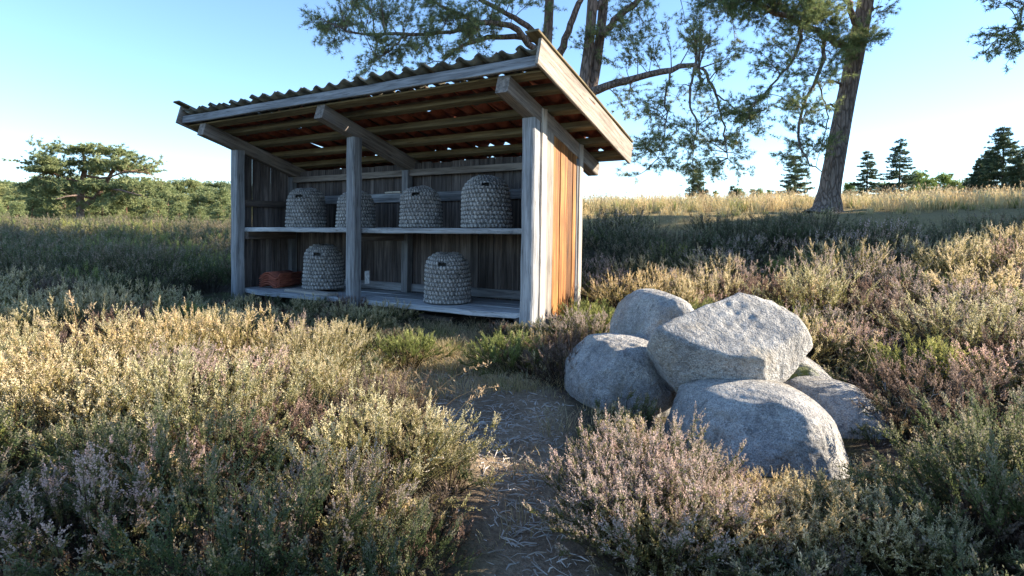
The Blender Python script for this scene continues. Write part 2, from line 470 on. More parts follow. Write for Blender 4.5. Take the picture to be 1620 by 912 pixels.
# front eave board and one at the back
zf = roof_z(-OV - .02, RT)
board('fascia_board', (-XO + .01, -OV - .02, zf + .052), (RR + W + XO - .012, -OV - .02, zf + .052), .036, .095, (0, SL * .3, 1), M['grey_wood'], segs=8, warp=.005)
board('soffit_board', (-XO + .02, -OV + .10, roof_z(-OV + .1, RT + .011)), (RR + W + XO - .03, -OV + .10, roof_z(-OV + .1, RT + .011)), .12, .018, (0, SL, 1), M['purlin_wood'], segs=8)
board('eave_board', (-XO + .02, YB - .03, roof_z(YB - .03, RT + .06)), (RR + W + XO - .02, YB - .03, roof_z(YB - .03, RT + .06)), .03, .1, (0, SL, 1), M['dark_wood'], segs=6)
# barge boards with a cap strip
for X in (-XO - .014, RR + W + XO + .014):
    y0, y1 = -OV - .075, YB + .03
    bb = board('barge_board', (X, y0, roof_z(y0, RT + .105)), (X, y1, roof_z(y1, RT + .105)), .026, .235, (0, SL, 1), M['barge_wood'], segs=6)
    s = -1 if X > 0 else 1
    cb = board('cap_board', (X + s * .035, y0 - .05, roof_z(y0 - .05, RT + .243)), (X + s * .035, y1 + .02, roof_z(y1 + .02, RT + .243)), .125, .022, (0, SL, 1), M['purlin_wood'], segs=6)
    mwc = cb.matrix_basis.copy(); cb.parent = bb; cb.matrix_basis = bb.matrix_basis.inverted() @ mwc
# pantiles
def tile_mesh(TW=.234, TL=.383, th=.013, amp=.029, turns=1.07, ph=.2):
    n = 12
    vs = []
    for zz in (0, 1):
        for j in (0, 1):
            for i in range(n + 1):
                u = i / n
                h = amp * math.sin(u * 2 * math.pi * turns + ph) + .006 * math.sin(u * 4 * math.pi)
                vs.append(((u - .5) * TW, j * TL, h + zz * th))
    q = n + 1; fs = []
    for i in range(n):
        fs.append((i, i + q, i + q + 1, i + 1))
        fs.append((2*q + i, 2*q + i + 1, 3*q + i + 1, 3*q + i))
        fs.append((i, i + 1, 2*q + i + 1, 2*q + i)); fs.append((q + i, 3*q + i, 3*q + i + 1, q + i + 1))
    fs.append((0, 2*q, 3*q, q)); fs.append((n, q + n, 3*q + n, 2*q + n))
    me = bpy.data.meshes.new('roof_tile'); me.from_pydata(vs, [], fs)
    bm = bmesh.new(); bm.from_mesh(me); bmesh.ops.recalc_face_normals(bm, faces=bm.faces)
    for f in bm.faces: f.smooth = len(f.verts) == 4 and abs(f.normal.z) > .5
    bm.to_mesh(me); bm.free(); me.materials.append(M['tile'])
    return me
TILE = tile_mesh()
TILE_FRONT = TILE.copy(); TILE_FRONT.materials.clear(); TILE_FRONT.materials.append(M['tile_grey'])
TILE_NEW = tile_mesh(.34, .44, .009, .030, 1.3, -1.4); TILE_NEW.materials.clear(); TILE_NEW.materials.append(M['tile_new'])
ncol = 25
x0t, x1t = -XO + .10, RR + W + XO - .10
for r in range(rows):
    for c in range(ncol):
        x = x0t + (x1t - x0t) * c / (ncol - 1) + random.uniform(-.012, .012)
        y = -OV - .055 + r * .345 + random.uniform(-.022, .022)
        z = roof_z(y, RT + .138) + random.uniform(0, .012)
        # every tile lies a little flatter than the roof so that each row laps under the one above
        tilt = -math.atan(SL) + random.choice([.045, .05, .055, .06, .10, .13]) + random.uniform(-.01, .01)
        mw = Matrix.Translation((x + LEAN * z, y, z)) @ Matrix.Rotation(tilt, 4, 'X') @ Matrix.Rotation(random.uniform(-.035, .035), 4, 'Z') @ Matrix.Rotation(random.uniform(-.09, .09), 4, 'Y')
        link('roof_tile', TILE_FRONT if r == 0 else TILE, None, shed, mw)
# back wall planks
x = .0
while x < RR + W - .02:
    w = min(random.choice([.11, .125, .14, .15, .165]), RR + W - x)
    g = random.choice([.003, .004, .004, .006, .010])
    yb = D + .006 + random.uniform(-.004, .004)
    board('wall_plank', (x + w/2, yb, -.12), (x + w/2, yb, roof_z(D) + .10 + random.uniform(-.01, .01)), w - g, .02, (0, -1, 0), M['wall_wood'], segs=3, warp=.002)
    x += w
# side wall planks: the sunny right one carries new orange boards between grey ones
def side(X, cols, sgn):
    y = W + .002 if sgn > 0 else .02
    for w, mat, out in cols:
        xx = X + sgn * (.011 + out)
        board('wall_plank', (xx, y + w/2, -.16), (xx, y + w/2, roof_z(y + w/2) + RT - .012), w - random.choice([.005, .008, .010]), .022, (sgn, 0, 0), mat, segs=4, warp=.002)
        y += w
side(RR + W - .03, [(.10, M['pale_wood'], .022), (.165, M['pale_wood'], .006), (.14, M['orange_wood'], 0), (.15, M['orange_wood'], .004), (.13, M['orange_wood'], -.002), (.11, M['orange_wood'], .003), (.085, M['pale_wood'], .024)], 1)
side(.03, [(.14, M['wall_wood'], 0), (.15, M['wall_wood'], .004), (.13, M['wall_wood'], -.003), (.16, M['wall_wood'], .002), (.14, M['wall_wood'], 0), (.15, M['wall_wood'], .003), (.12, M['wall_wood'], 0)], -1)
# rails, bearers
yr = D - .028
for xa, xb in ((.1, B1 + .03), (B1 + .13, RR + .02)):
    board('wall_rail', (xa + .004, yr, 1.20), (xb - .004, yr, 1.20), .045, .115, (0, 0, 1), M['grey_wood'])
    board('wall_rail', (xa + .004, yr, .06), (xb - .004, yr, .06), .045, .10, (0, 0, 1), M['grey_wood'])
board('top_plate', (.02, D - .07, roof_z(D - .07, -.047)), (RR, D - .07, roof_z(D - .07, -.047)), .05, .08, (0, 0, 1), M['rafter_wood'])
for X in (W + .03, B1 + .045, RR - .03):
    board('shelf_bearer', (X, W + .002, .705), (X, D - .12, .705), .06, .10, (0, 0, 1), M['dark_wood'])
    board('floor_bearer', (X, .02 if X != W + .03 else W + .004, -.105), (X, D - .13, -.105), .08, .13, (0, 0, 1), M['dark_wood'])
board('side_rail', (.055, W + .01, 1.14), (.055, D - .14, 1.14), .05, .09, (0, 0, 1), M['dark_wood'])
# floor: three boards deep per bay, the left front one with a bowed live edge
def floor_bay(xa, xb, bulge, z, t, mat, name, depth0):
    ys = np.linspace(depth0, D - .07, 4)
    for k in range(3):
        w = ys[k + 1] - ys[k] - .008
        yc = (ys[k] + ys[k + 1]) / 2
        bw = (lambda u: -bulge * math.sin(math.pi * min(1, u * 1.0)) ** .8 * (1 + .15 * math.sin(9 * u))) if (k == 0 and bulge) else None
        dz = random.uniform(-.006, .006)
        board(name, (xa, yc, z - t/2 + dz), (xb, yc, z - t/2 + dz + random.uniform(-.004, .004)), w, t, (0, 0, 1), mat, segs=10 if bw else 5, bow=bw, warp=.004)
floor_bay(.06, B1 + W/2 - .003, .19, .0, .055, M['floor_wood'], 'floor_board', W + .012)
floor_bay(B1 + W/2 + .003, RR + .05, .10, .0, .055, M['floor_wood'], 'floor_board', W + .012)
floor_bay(.03, B1 + W/2 - .003, .12, .812, .055, M['floor_wood'], 'shelf_board', W + .012)
floor_bay(B1 + W/2 + .003, RR + .05, .11, .812, .055, M['floor_wood'], 'shelf_board', W + .012)

def place(o, x, y, z, rz=0):
    o.matrix_world = shed_mw @ Matrix.Translation((x + LEAN * z, y, z)) @ Matrix.Rotation(rz, 4, 'Z')
    return o
def loose_board(name, label, cat, p0, p1, w, t, mat):
    o = board(name, p0, p1, w, t, (0, 0, 1), mat)
    o.parent = None; o.matrix_world = shed_mw @ o.matrix_basis
    return tag(o, label, cat)
loose_board('loose_plank', 'loose weathered plank lying flat under the lower left skep', 'plank', (.98, .18, .019), (1.86, .12, .017), .15, .032, M['pale_wood'])
loose_board('wood_offcut', 'small pale wood offcut lying on the back wall rail', 'wood offcut', (B1 - .33, D - .03, 1.27), (B1 - .06, D - .034, 1.27), .05, .022, M['pale_wood'])
loose_board('timber_block', 'grey timber block on the ground beneath the shed floor', 'timber block', (3.02, .42, -.20), (3.5, .36, -.20), .16, .11, M['dark_wood'])
# a small pale card fixed to the mid post
cardm = bpy.data.meshes.new('card'); bmc = bmesh.new(); bmesh.ops.create_cube(bmc, size=1)
bmesh.ops.scale(bmc, vec=(.006, .07, .15), verts=bmc.verts); bmc.to_mesh(cardm); bmc.free()
card = link('pinned_card', cardm, M['card']); place(card, B1 + W + .012, .20, .24, .05)
tag(card, 'small pale card hanging behind the middle front post', 'card')

# ------------------------------------------------------------ skeps
def skep_mesh(Rb, H, coils, seed):
    r = np.random.default_rng(seed)
    nth, per = 168, 7
    rowsn = coils * per
    # dome outline: slightly flared sides, round shoulder
    prof = []
    t = np.linspace(0, 1, 400)
    ang = t * (np.pi / 2)
    pr = np.where(t < .62, Rb * (1 - .045 * (t / .62) ** 2), 0); pz = np.where(t < .62, H * .64 * t / .62, 0)
    m2 = t >= .62; s = (t[m2] - .62) / .38
    pr[m2] = Rb * .955 * np.cos(s * np.pi / 2) ** .66; pz[m2] = H * .64 + H * .36 * np.sin(s * np.pi / 2) ** 1.0
    L = np.concatenate([[0], np.cumsum(np.hypot(np.diff(pr), np.diff(pz)))])
    u = np.linspace(0, L[-1], rowsn + 1)
    R = np.interp(u, L, pr); Z = np.interp(u, L, pz)
    dR = np.gradient(R); dZ = np.gradient(Z); nn = np.hypot(dR, dZ) + 1e-9
    NR, NZ = dZ / nn, -dR / nn
    th = np.arange(nth) / nth * 2 * np.pi
    TH, K = np.meshgrid(th, np.arange(rowsn + 1))
    ph = (K / per) % 1.0
    ci = np.floor(K / per + 1e-6)
    coil = np.sin(np.clip(ph, 0, 1) * np.pi) ** .6                      # round straw rope
    nst = 38
    wob = r.normal(0, .6, (coils + 2, nth))
    stitch = np.sin(TH * nst + ci * np.pi + wob[np.clip(ci.astype(int), 0, coils + 1), np.arange(nth)[None]] * .9 + ph * 1.4)
    st = np.clip(stitch, 0, 1) ** .7
    lump = .006 * np.sin(TH * 3 + seed) * np.sin(Z[:, None] * 11 + seed)
    # taper the flutter of the stitches near the crown
    f = np.clip(R / (Rb * .35), 0, 1)[:, None]
    disp = coil * .006 + st * .012 * f * (.3 + .7 * coil) + lump + r.normal(0, .0026, TH.shape)
    x = (R[:, None] + NR[:, None] * disp) * np.cos(TH); y = (R[:, None] + NR[:, None] * disp) * np.sin(TH) * .97
    z = Z[:, None] + NZ[:, None] * disp + .008 * np.sin(TH * 2 + seed) * (Z[:, None] / H)
    V = np.stack([x, y, z], -1).reshape(-1, 3)
    tint = (.16 + .26 * coil + .58 * st * (.45 + .55 * coil) * (.4 + .6 * f)).reshape(-1)
    tint = np.clip(tint * .92 + r.normal(0, .16, tint.shape), 0, 1)
    # flight slot facing the front of the shed
    hz = H * .80; hth = -1.12
    fs = []
    for i in range(rowsn):
        for j in range(nth):
            jn = (j + 1) % nth
            d = (th[j] - hth + np.pi) % (2 * np.pi) - np.pi
            if abs(d) * Rb < .048 and abs(Z[i] - hz) < .018 + .004 * math.sin(d * 30): continue
            fs.append((i * nth + j, i * nth + jn, (i + 1) * nth + jn, (i + 1) * nth + j))
    S = Soup(); S.add(V, np.array(fs), 0)
    # inner skin gives the wall its thickness; its near-black colour paints in the hollow's shade
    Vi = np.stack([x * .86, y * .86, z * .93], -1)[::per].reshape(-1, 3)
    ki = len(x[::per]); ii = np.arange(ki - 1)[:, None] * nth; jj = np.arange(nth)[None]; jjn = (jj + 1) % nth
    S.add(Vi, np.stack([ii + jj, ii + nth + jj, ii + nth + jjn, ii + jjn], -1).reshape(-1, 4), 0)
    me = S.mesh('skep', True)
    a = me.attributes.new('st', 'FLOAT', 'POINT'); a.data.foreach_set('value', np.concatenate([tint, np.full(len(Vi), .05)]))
    return me
def skep_at(px_l, px_r, top, bot, zf, label, seed, yl, coils):
    """px span on the photo; stands on the board of height zf at local depth yl"""
    # find local X whose projection is the centre of the span
    pc = (px_l + px_r) / 2
    best = min(np.linspace(.2, RR, 900), key=lambda X: abs(810 + 963.6 * to_world(X, yl, zf).x / to_world(X, yl, zf).y - pc))
    w = to_world(best, yl, zf)
    Rb = (px_r - px_l) / 2 / 963.6 * w.y * .965
    H = (bot - top) / 963.6 * w.y
    me = skep_mesh(Rb, H, coils, seed)
    o = link('straw_skep', me, M['straw'])
    place(o, best, yl, zf + .002, random.uniform(-.12, .12))
    tag(o, label, 'skep', 'straw bee skeps in the shed')
skep_at(454, 515, 301, 361, .815, 'woven straw skep on upper shelf next to the dark left wall', 1, .55, 14)
skep_at(533, 593, 306, 361, .815, 'woven straw skep on upper shelf half hidden behind middle post', 2, .55, 14)
skep_at(632, 699, 298, 361, .815, 'medium straw skep on upper shelf standing before the back middle post', 3, .53, 14)
skep_at(729, 809, 280, 360, .815, 'largest straw skep with tall dome on upper shelf by the right wall', 4, .52, 16)
skep_at(480, 543, 399, 466, .038, 'bulky straw skep standing on loose plank on the shed floor beside stacked tiles', 5, .45, 15)
skep_at(671, 745, 410, 486, .004, 'straw skep standing alone on the bare floor of the right bay', 6, .40, 15)
# spare tiles stacked on the floor
for k in range(6):
    o = link('clay_tile', TILE_NEW, None)
    o.matrix_world = shed_mw @ Matrix.Translation((.50 + random.uniform(-.008, .008), .24 + random.uniform(-.012, .012), .042 + k * .029)) @ Matrix.Rotation(.22 + random.uniform(-.025, .025), 4, 'Z')
    tag(o, 'red clay pantile in the small stack on the shed floor', 'roof tile', 'spare pantiles stacked on the shed floor')

# ------------------------------------------------------------ boulders
def vnoise(V, scale, seed, octaves=4):
    """cheap smooth value noise from summed sines"""
    r = np.random.default_rng(seed); out = np.zeros(len(V)); amp = 1; tot = 0
    for o in range(octaves):
        for _ in range(5):
            k = r.normal(0, 1, 3) * scale * 2 ** o
            out += amp * np.sin(V @ k + r.uniform(0, 6.3)) / 5; 
        tot += amp; amp *= .52
    return out / tot * 1.6
ICO = bmesh.new(); bmesh.ops.create_icosphere(ICO, subdivisions=6, radius=1)
ICO.verts.ensure_lookup_table()
ICO_V = np.array([v.co[:] for v in ICO.verts]); ICO_V /= np.linalg.norm(ICO_V, axis=1)[:, None]
ICO_F = np.array([[v.index for v in f.verts] for f in ICO.faces]); ICO.free()
def boulder(center, planes, p, label, seed, rough=.02, mat='stone', moss=None, ridge=0.0, chips=26):
    N = np.array([q[:3] for q in planes], float); N /= np.linalg.norm(N, axis=1)[:, None]
    d = np.array([q[3] for q in planes])
    a = np.clip((ICO_V @ N.T) / d, 0, None)
    r = (a ** p).sum(1) ** (-1 / p)
    V = ICO_V * r[:, None]
    rr0 = np.random.default_rng(seed + 5)
    nk = rr0.normal(0, 1, (chips, 3)); nk /= np.linalg.norm(nk, axis=1)[:, None]
    dk = (V @ nk.T).max(0) * rr0.uniform(.88, .975, chips)
    rad = np.linalg.norm(V, axis=1)
    for a_, b_ in zip(nk, dk):
        c_ = np.clip(ICO_V @ a_, 1e-4, None); lim = b_ / c_
        rad = np.where(lim < rad, lim + (rad - lim) * .12, rad)
    V = ICO_V * rad[:, None]
    n1 = vnoise(V, 6, seed, 5)
    V = V + ICO_V * (rough * n1 + rough * .35 * vnoise(V, 40, seed + 1, 3))[:, None]
    if ridge:
        w = np.abs(vnoise(V, 4.5, seed + 2, 4)); V = V - ICO_V * (ridge * np.clip(.16 - w, 0, 1) / .16)[:, None]
    S = Soup(); S.add(V, ICO_F, 0)
    me = S.mesh('boulder', True)
    if moss is not None:
        mn = Vector(moss[:3]).normalized(); f = np.clip((ICO_V @ np.array(mn) - moss[3]) / .25, 0, 1)
        at_ = me.attributes.new('moss', 'FLOAT', 'POINT'); at_.data.foreach_set('value', f)
    o = link('boulder', me, M['stone_moss' if moss is not None else mat])
    o.location = center
    tag(o, label, 'boulder', 'boulders heaped beside the shed')
    return o
def egg(rx, ry, rz, extra=()):
    pl = [(1, 0, 0, rx), (-1, 0, 0, rx), (0, 1, 0, ry), (0, -1, 0, ry), (0, 0, 1, rz), (0, 0, -1, rz)]
    return pl + list(extra)
boulder(at(1162, 540, 3.62), [(-.42, .38, .82, .245), (.15, .3, .94, .33), (.707, .1, .707, .365), (.523, 0, -.852, .285), (-.16, 0, -.99, .347), (-.888, 0, -.46, .456),
        (.02, -.60, .80, .185), (.50, -.86, -.05, .32), (-.38, -.84, -.40, .345), (0, 1, .1, .36), (.97, -.1, .2, .51)], 34, 'large angular granite boulder with flat sunlit top perched on the heap', 11, .017, moss=(-.4, -.35, -.85, .85), chips=46)
boulder(at(986, 612, 4.02), egg(.38, .34, .32, [(-.7, -.3, .65, .34), (.65, -.2, .7, .36), (-.7, -.4, -.6, .31), (.6, -.5, -.6, .36), (.2, -.8, .5, .33)]), 6, 'rounded grey boulder at the heap\'s side facing the path', 21, .018)
boulder(at(1038, 536, 4.55), egg(.31, .32, .37, [(-.7, -.2, .6, .32), (.7, 0, .7, .36), (-.6, -.6, .3, .32)]), 7, 'upright grey boulder at the back of the heap toward the shed wall', 31, .014)
boulder(at(1207, 712, 3.12), egg(.46, .38, .32, [(.65, -.1, .75, .38), (-.55, -.3, .78, .35), (-.3, -.8, .5, .36), (.5, -.7, .4, .40), (-.8, -.3, .2, .40)]), 6, 'broad smooth boulder with rounded back behind the pink heather', 41, .012)
boulder(at(1256, 634, 3.95), egg(.34, .32, .31, [(.6, -.2, .78, .28), (-.5, -.4, .75, .27)]), 7, 'low mossy boulder wedged beneath the perched angular one', 51, .014, moss=(-.55, -.6, .55, .55))
boulder(at(1326, 678, 3.58), egg(.30, .30, .27, [(.6, -.3, .7, .26), (-.4, -.5, .7, .25)]), 6, 'small shaded boulder at the end of the heap by dead twigs', 61, .012)

# ------------------------------------------------------------ heather
def heather_mesh(name, seed, R=.26, H=.46, stems=46, sprigs=7, leaves=20, flower=.45, leaf=.0092, spread=1.35, wood_=True):
    r = np.random.default_rng(seed); S = Soup()
    cen = []; dirs = []; tint = []; size = []
    for s in range(stems):
        a = r.uniform(0, 2 * np.pi); q = math.sqrt(r.uniform(0, 1))
        base = np.array([math.cos(a), math.sin(a), 0]) * R * .45 * q
        lean = spread * (a_ := (s + .5) / stems) ** .75 * r.uniform(.85, 1.12)
        L = H * r.uniform(.78, 1.06) * (1.14 if r.random() < .08 else 1)
        out = np.array([math.cos(a + r.normal(0, .3)), math.sin(a + r.normal(0, .3)), 0])
        top = base + out * L * math.sin(min(lean, 1.35)) * .80 + np.array([0, 0, L * math.cos(min(lean, 1.35) * .90)])
        mid = base * .5 + top * .5 + out * L * .05 + np.array([0, 0, .03]) + r.normal(0, .012, 3)
        pts = spline([base, mid, top], 6)
        if wood_: tube(S, pts, np.linspace(.0032, .0012, 6), 3, .0)
        for k in range(sprigs + 1):
            t = 1.0 if k == 0 else 1 - .55 * r.random() ** 1.25
            i = t * 5; i0 = min(int(i), 4); p0 = pts[i0] + (pts[i0 + 1] - pts[i0]) * (i - i0)
            ax = pts[i0 + 1] - pts[i0]; ax = ax / np.linalg.norm(ax)
            d0 = ax * .85 + np.array([0, 0, .45]) + r.normal(0, .42 if k else .12, 3); d0 /= np.linalg.norm(d0)
            ln = r.uniform(.04, .095) * (H / .46) ** .5 * (1.15 if k == 0 else 1)
            fl = r.random() < flower * (1.5 if t > .7 else .6)
            ts = (np.arange(leaves) + r.random(leaves)) / leaves
            c = p0 + d0 * (ts * ln)[:, None] + np.array([0, 0, .02]) * (ts ** 2)[:, None] * 0
            o = r.normal(0, 1, (leaves, 3)); o -= (o @ d0)[:, None] * d0; o /= np.linalg.norm(o, axis=1)[:, None] + 1e-9
            wdt = leaf * .30 * (1.3 - .9 * ts) 
            cen.append(c + o * wdt[:, None]); dirs.append(o * .5 + d0 * 1.0 + r.normal(0, .12, (leaves, 3)))
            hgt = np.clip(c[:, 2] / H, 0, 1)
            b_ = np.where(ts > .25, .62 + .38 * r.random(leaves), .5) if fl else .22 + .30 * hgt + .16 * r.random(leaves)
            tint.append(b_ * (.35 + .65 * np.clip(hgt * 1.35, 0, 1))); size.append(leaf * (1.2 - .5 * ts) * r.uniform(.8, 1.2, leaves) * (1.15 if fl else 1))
    C = np.concatenate(cen); Dv = np.concatenate(dirs); T = np.concatenate(tint); Z = np.concatenate(size)
    Dv /= np.linalg.norm(Dv, axis=1)[:, None]
    side = np.cross(Dv, r.normal(0, 1, Dv.shape)); side /= np.linalg.norm(side, axis=1)[:, None] + 1e-9
    n = len(C); V = np.empty((n, 4, 3))
    V[:, 0] = C; V[:, 1] = C + Dv * (Z * .55)[:, None] + side * (Z * .30)[:, None]
    V[:, 2] = C + Dv * Z[:, None]; V[:, 3] = C + Dv * (Z * .55)[:, None] - side * (Z * .30)[:, None]
    S.add(V.reshape(-1, 3), np.arange(n * 4).reshape(-1, 4), np.repeat(T, 4))
    return S.mesh(name)
KINDS = {
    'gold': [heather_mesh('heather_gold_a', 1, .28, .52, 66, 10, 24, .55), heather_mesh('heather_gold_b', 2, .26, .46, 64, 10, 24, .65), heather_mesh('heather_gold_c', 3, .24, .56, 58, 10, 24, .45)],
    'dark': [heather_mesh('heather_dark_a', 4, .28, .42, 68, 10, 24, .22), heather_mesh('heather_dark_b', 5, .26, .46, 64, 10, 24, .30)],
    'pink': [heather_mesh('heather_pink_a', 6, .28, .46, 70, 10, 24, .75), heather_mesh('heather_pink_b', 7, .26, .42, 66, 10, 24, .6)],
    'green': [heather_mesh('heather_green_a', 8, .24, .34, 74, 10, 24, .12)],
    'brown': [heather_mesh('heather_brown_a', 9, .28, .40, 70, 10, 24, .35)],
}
for k, l in KINDS.items():
    for me in l: me.materials.append(M['heath_' + k])
LOOK = {'gold': 'golden olive', 'dark': 'dark green', 'pink': 'pale pink flowering', 'brown': 'faded brown', 'green': 'fresh yellow green'}
def where(x, y):
    pd = poly_dist(PATH, np.array([x]), np.array([y]))[0]
    sd = poly_dist(SHED_POLY, np.array([x]), np.array([y]))[0]
    l = shed_mw.inverted() @ Vector((x, y, 0))
    bd, bn = min((math.hypot(x - b_[0], y - b_[1]), n_) for b_, n_ in zip(BOUL, ('perched angular', 'rounded path side', 'upright', 'broad smooth', 'mossy', 'small end')))
    if bd < .85: return 'close beside the %s boulder' % bn
    if sd < .9:
        if l.x > RR: return 'along the sunlit end wall of the shed'
        return 'just before the left bay of the shed' if l.x < B1 else 'just before the right bay of the shed'
    if pd < .45: return 'at the edge of the path' if x < 0 else 'at the path edge on the boulders\' side'
    if x > 0: return 'on the slope behind the boulders' if y > 3.6 else 'past the bare patch beyond the boulders'
    if l.x < 0: return 'in the bank beyond the shed\'s left post'
    return 'in the sunlit bank before the shed' if y > 3.2 else 'in the shaded hollow before the sunlit bank'
def bush(kd, x, y, s=1.0, label=None, group=None, hz=1.0):
    if label is None:
        label = '%s %s heather bush %s' % ('low' if s * hz < .74 else ('tall' if s * hz > .92 else 'middling'), LOOK[kd], where(x, y))
        group = label.replace(' bush', ' bushes')
    me = random.choice(KINDS[kd])
    o = bpy.data.objects.new('heather_bush', me); COL.objects.link(o)
    o.location = (x, y, float(gz(x, y)) - .015)
    o.rotation_euler = (random.uniform(-.08, .08), random.uniform(-.08, .08), random.uniform(0, 6.28))
    e = random.uniform(1.0, 1.3); o.scale = (s * e, s * random.uniform(1.0, 1.3), s * hz)
    tag(o, label or LAB[kd][0], 'heather', group)
    return o
SHED_POLY = np.array([to_world(*c, 0).xy for c in ((-.02, .05), (RR + W + .03, .05), (RR + W + .03, D + .05), (-.02, D + .05))])
BOUL = [(1.32, 3.62, .46), (.73, 4.02, .40), (1.07, 4.55, .36), (1.28, 3.12, .47), (1.83, 3.95, .34), (1.90, 3.58, .32)]
placed = []
def free(x, y, r, mind):
    if poly_dist(PATH, np.array([x]), np.array([y]))[0] < r * 1.4: return False
    if poly_dist(SHED_POLY, np.array([x]), np.array([y]))[0] < r * .6: return False
    for bx, by, br in BOUL:
        if math.hypot(x - bx, y - by) < br + r * .75: return False
    if x > .2 and y < 4.2 and x < 2.3: return False
    return all((x - a) ** 2 + (y - b_) ** 2 > mind ** 2 for a, b_ in placed)
# named single bushes first
def at_px(kd, px, py, s, label=None, group=None, hz=1.0):
    p = gnd(px, py); placed.append((p.x, p.y)); bush(kd, p.x, p.y, s, label, group, hz)
at_px('green', 645, 583, .80, 'small fresh green heather bush at the path edge below the shed floor', 'x')
at_px('green', 802, 588, .78, 'yellow green heather bush spreading in front of the right corner post', 'x')
at_px('gold', 838, 570, .56, 'straw coloured heather bush against the foot of the right corner post', 'x', .8)
at_px('brown', 890, 610, .72); at_px('brown', 885, 585, .66); at_px('brown', 925, 575, .7)
at_px('pink', 930, 560, .85, 'pink tipped heather bush between the end wall and upright boulder', 'x')
at_px('green', 955, 545, .95); at_px('green', 985, 540, .8); at_px('green', 935, 530, .9)
for px, py, s in ((985, 835, .76), (1035, 800, .74), (1085, 830, .70), (1030, 865, .76), (1085, 885, .72), (1130, 850, .58), (1000, 770, .58), (1040, 905, .8), (1005, 900, .6)):
    at_px('pink', px, py, s, ('tall' if s > .77 else 'low' if s < .65 else 'full') + ' pink flowering heather bush between the path and the broad smooth boulder', ('tall' if s > .77 else 'low' if s < .65 else 'full') + ' pink heather in front of the boulders')
for px, py, s in ((1190, 870, .48), (1280, 865, .46), (1130, 905, .56), (1190, 912, .52), (1270, 910, .5), (1340, 890, .52), (1400, 900, .52), (1440, 912, .5), (1240, 840, .40), (1480, 905, .45)):
    at_px('gold', px, py, s, 'olive heather bush with bare tips in front of the broad smooth boulder', 'olive heather before the boulders', .85)
for px, py, s in ((1590, 880, .95), (1650, 830, 1), (1640, 905, .9), (1700, 880, 1), (1610, 800, .8)):
    at_px('dark', px, py, s, 'dark green heather bush beyond the bare patch past the boulders', 'dark heather past the boulders', 1.05)
cnt = 0
for _ in range(9000):
    x = random.uniform(-6.2, 5.8); y = random.uniform(1.75, 9.4)
    if abs(x) > y * .92 + .5: continue
    if cnt > 250: break
    d = math.hypot(x, y)
    # which growth stands here
    if x < -.1 + .04 * y:
        kd = 'dark' if y < 2.72 + .2 * math.sin(x * 3) else 'gold'
        if kd == 'gold' and y > 7.0 and x > -4.0: kd = 'dark'
        mind = .34 if y < 4 else .40
        s = random.uniform(.62, 1.0) * (1.0 if kd == 'gold' else .95)
        lq = shed_mw.inverted() @ Vector((x, y, 0))
        if lq.y > -1.5 and -.3 < lq.x < RR: s *= .66
        kd = random.choices([kd, 'green', 'pink', 'brown'], [.74, .08, .12, .06] if kd == 'gold' else [.55, .10, .18, .17])[0]
    else:
        if 1.0 < x < 2.6 and 2.0 < y < 2.95 : continue
        if x > 1.7 and y < 2.95 + .1 * x: continue
        kd = random.choice(['pink', 'pink', 'gold', 'green', 'brown'])
        mind = .40; s = random.uniform(.8, 1.12)
        if y > 7.4: continue
    if y > 7.4 and x > -6: continue
    if not free(x, y, .26 * s, mind): continue
    placed.append((x, y)); cnt += 1
    bush(kd, x, y, s)

# ------------------------------------------------------------ scattered stuff through geometry nodes
def scatter(name, pts, rots, scl, ids, protos):
    me = bpy.data.meshes.new(name); me.vertices.add(len(pts)); me.vertices.foreach_set('co', np.asarray(pts, float).ravel())
    for nm, v in (('rz', rots), ('sc', scl)):
        a = me.attributes.new(nm, 'FLOAT', 'POINT'); a.data.foreach_set('value', np.asarray(v, float))
    a = me.attributes.new('pid', 'INT', 'POINT'); a.data.foreach_set('value', np.asarray(ids, np.int32))
    o = link(name, me); kind(o, 'stuff')
    ng = bpy.data.node_groups.new(name, 'GeometryNodeTree')
    ng.interface.new_socket('Geometry', in_out='INPUT', socket_type='NodeSocketGeometry')
    ng.interface.new_socket('Geometry', in_out='OUTPUT', socket_type='NodeSocketGeometry')
    N = ng.nodes; Lk = ng.links
    gi = N.new('NodeGroupInput'); go = N.new('NodeGroupOutput'); jn = N.new('GeometryNodeJoinGeometry')
    def attr(nm, ty):
        k = N.new('GeometryNodeInputNamedAttribute'); k.data_type = ty; k.inputs[0].default_value = nm; return k.outputs[0]
    cb = N.new('ShaderNodeCombineXYZ'); Lk.new(attr('rz', 'FLOAT'), cb.inputs[2])
    for i, p in enumerate(protos):
        oi = N.new('GeometryNodeObjectInfo'); oi.inputs['Object'].default_value = p
        iop = N.new('GeometryNodeInstanceOnPoints')
        cm = N.new('FunctionNodeCompare'); cm.data_type = 'INT'; cm.operation = 'EQUAL'
        Lk.new(attr('pid', 'INT'), cm.inputs[2]); cm.inputs[3].default_value = i
        Lk.new(gi.outputs[0], iop.inputs['Points']); Lk.new(cm.outputs[0], iop.inputs['Selection'])
        Lk.new(oi.outputs['Geometry'], iop.inputs['Instance'])
        Lk.new(cb.outputs[0], iop.inputs['Rotation']); Lk.new(attr('sc', 'FLOAT'), iop.inputs['Scale'])
        Lk.new(iop.outputs[0], jn.inputs[0])
    Lk.new(jn.outputs[0], go.inputs[0])
    md = o.modifiers.new('scatter', 'NODES'); md.node_group = ng
    return o
def proto(me, mat):
    if not me.materials: me.materials.append(mat)
    return bpy.data.objects.new(me.name, me)           # not linked: only a source for the scatter
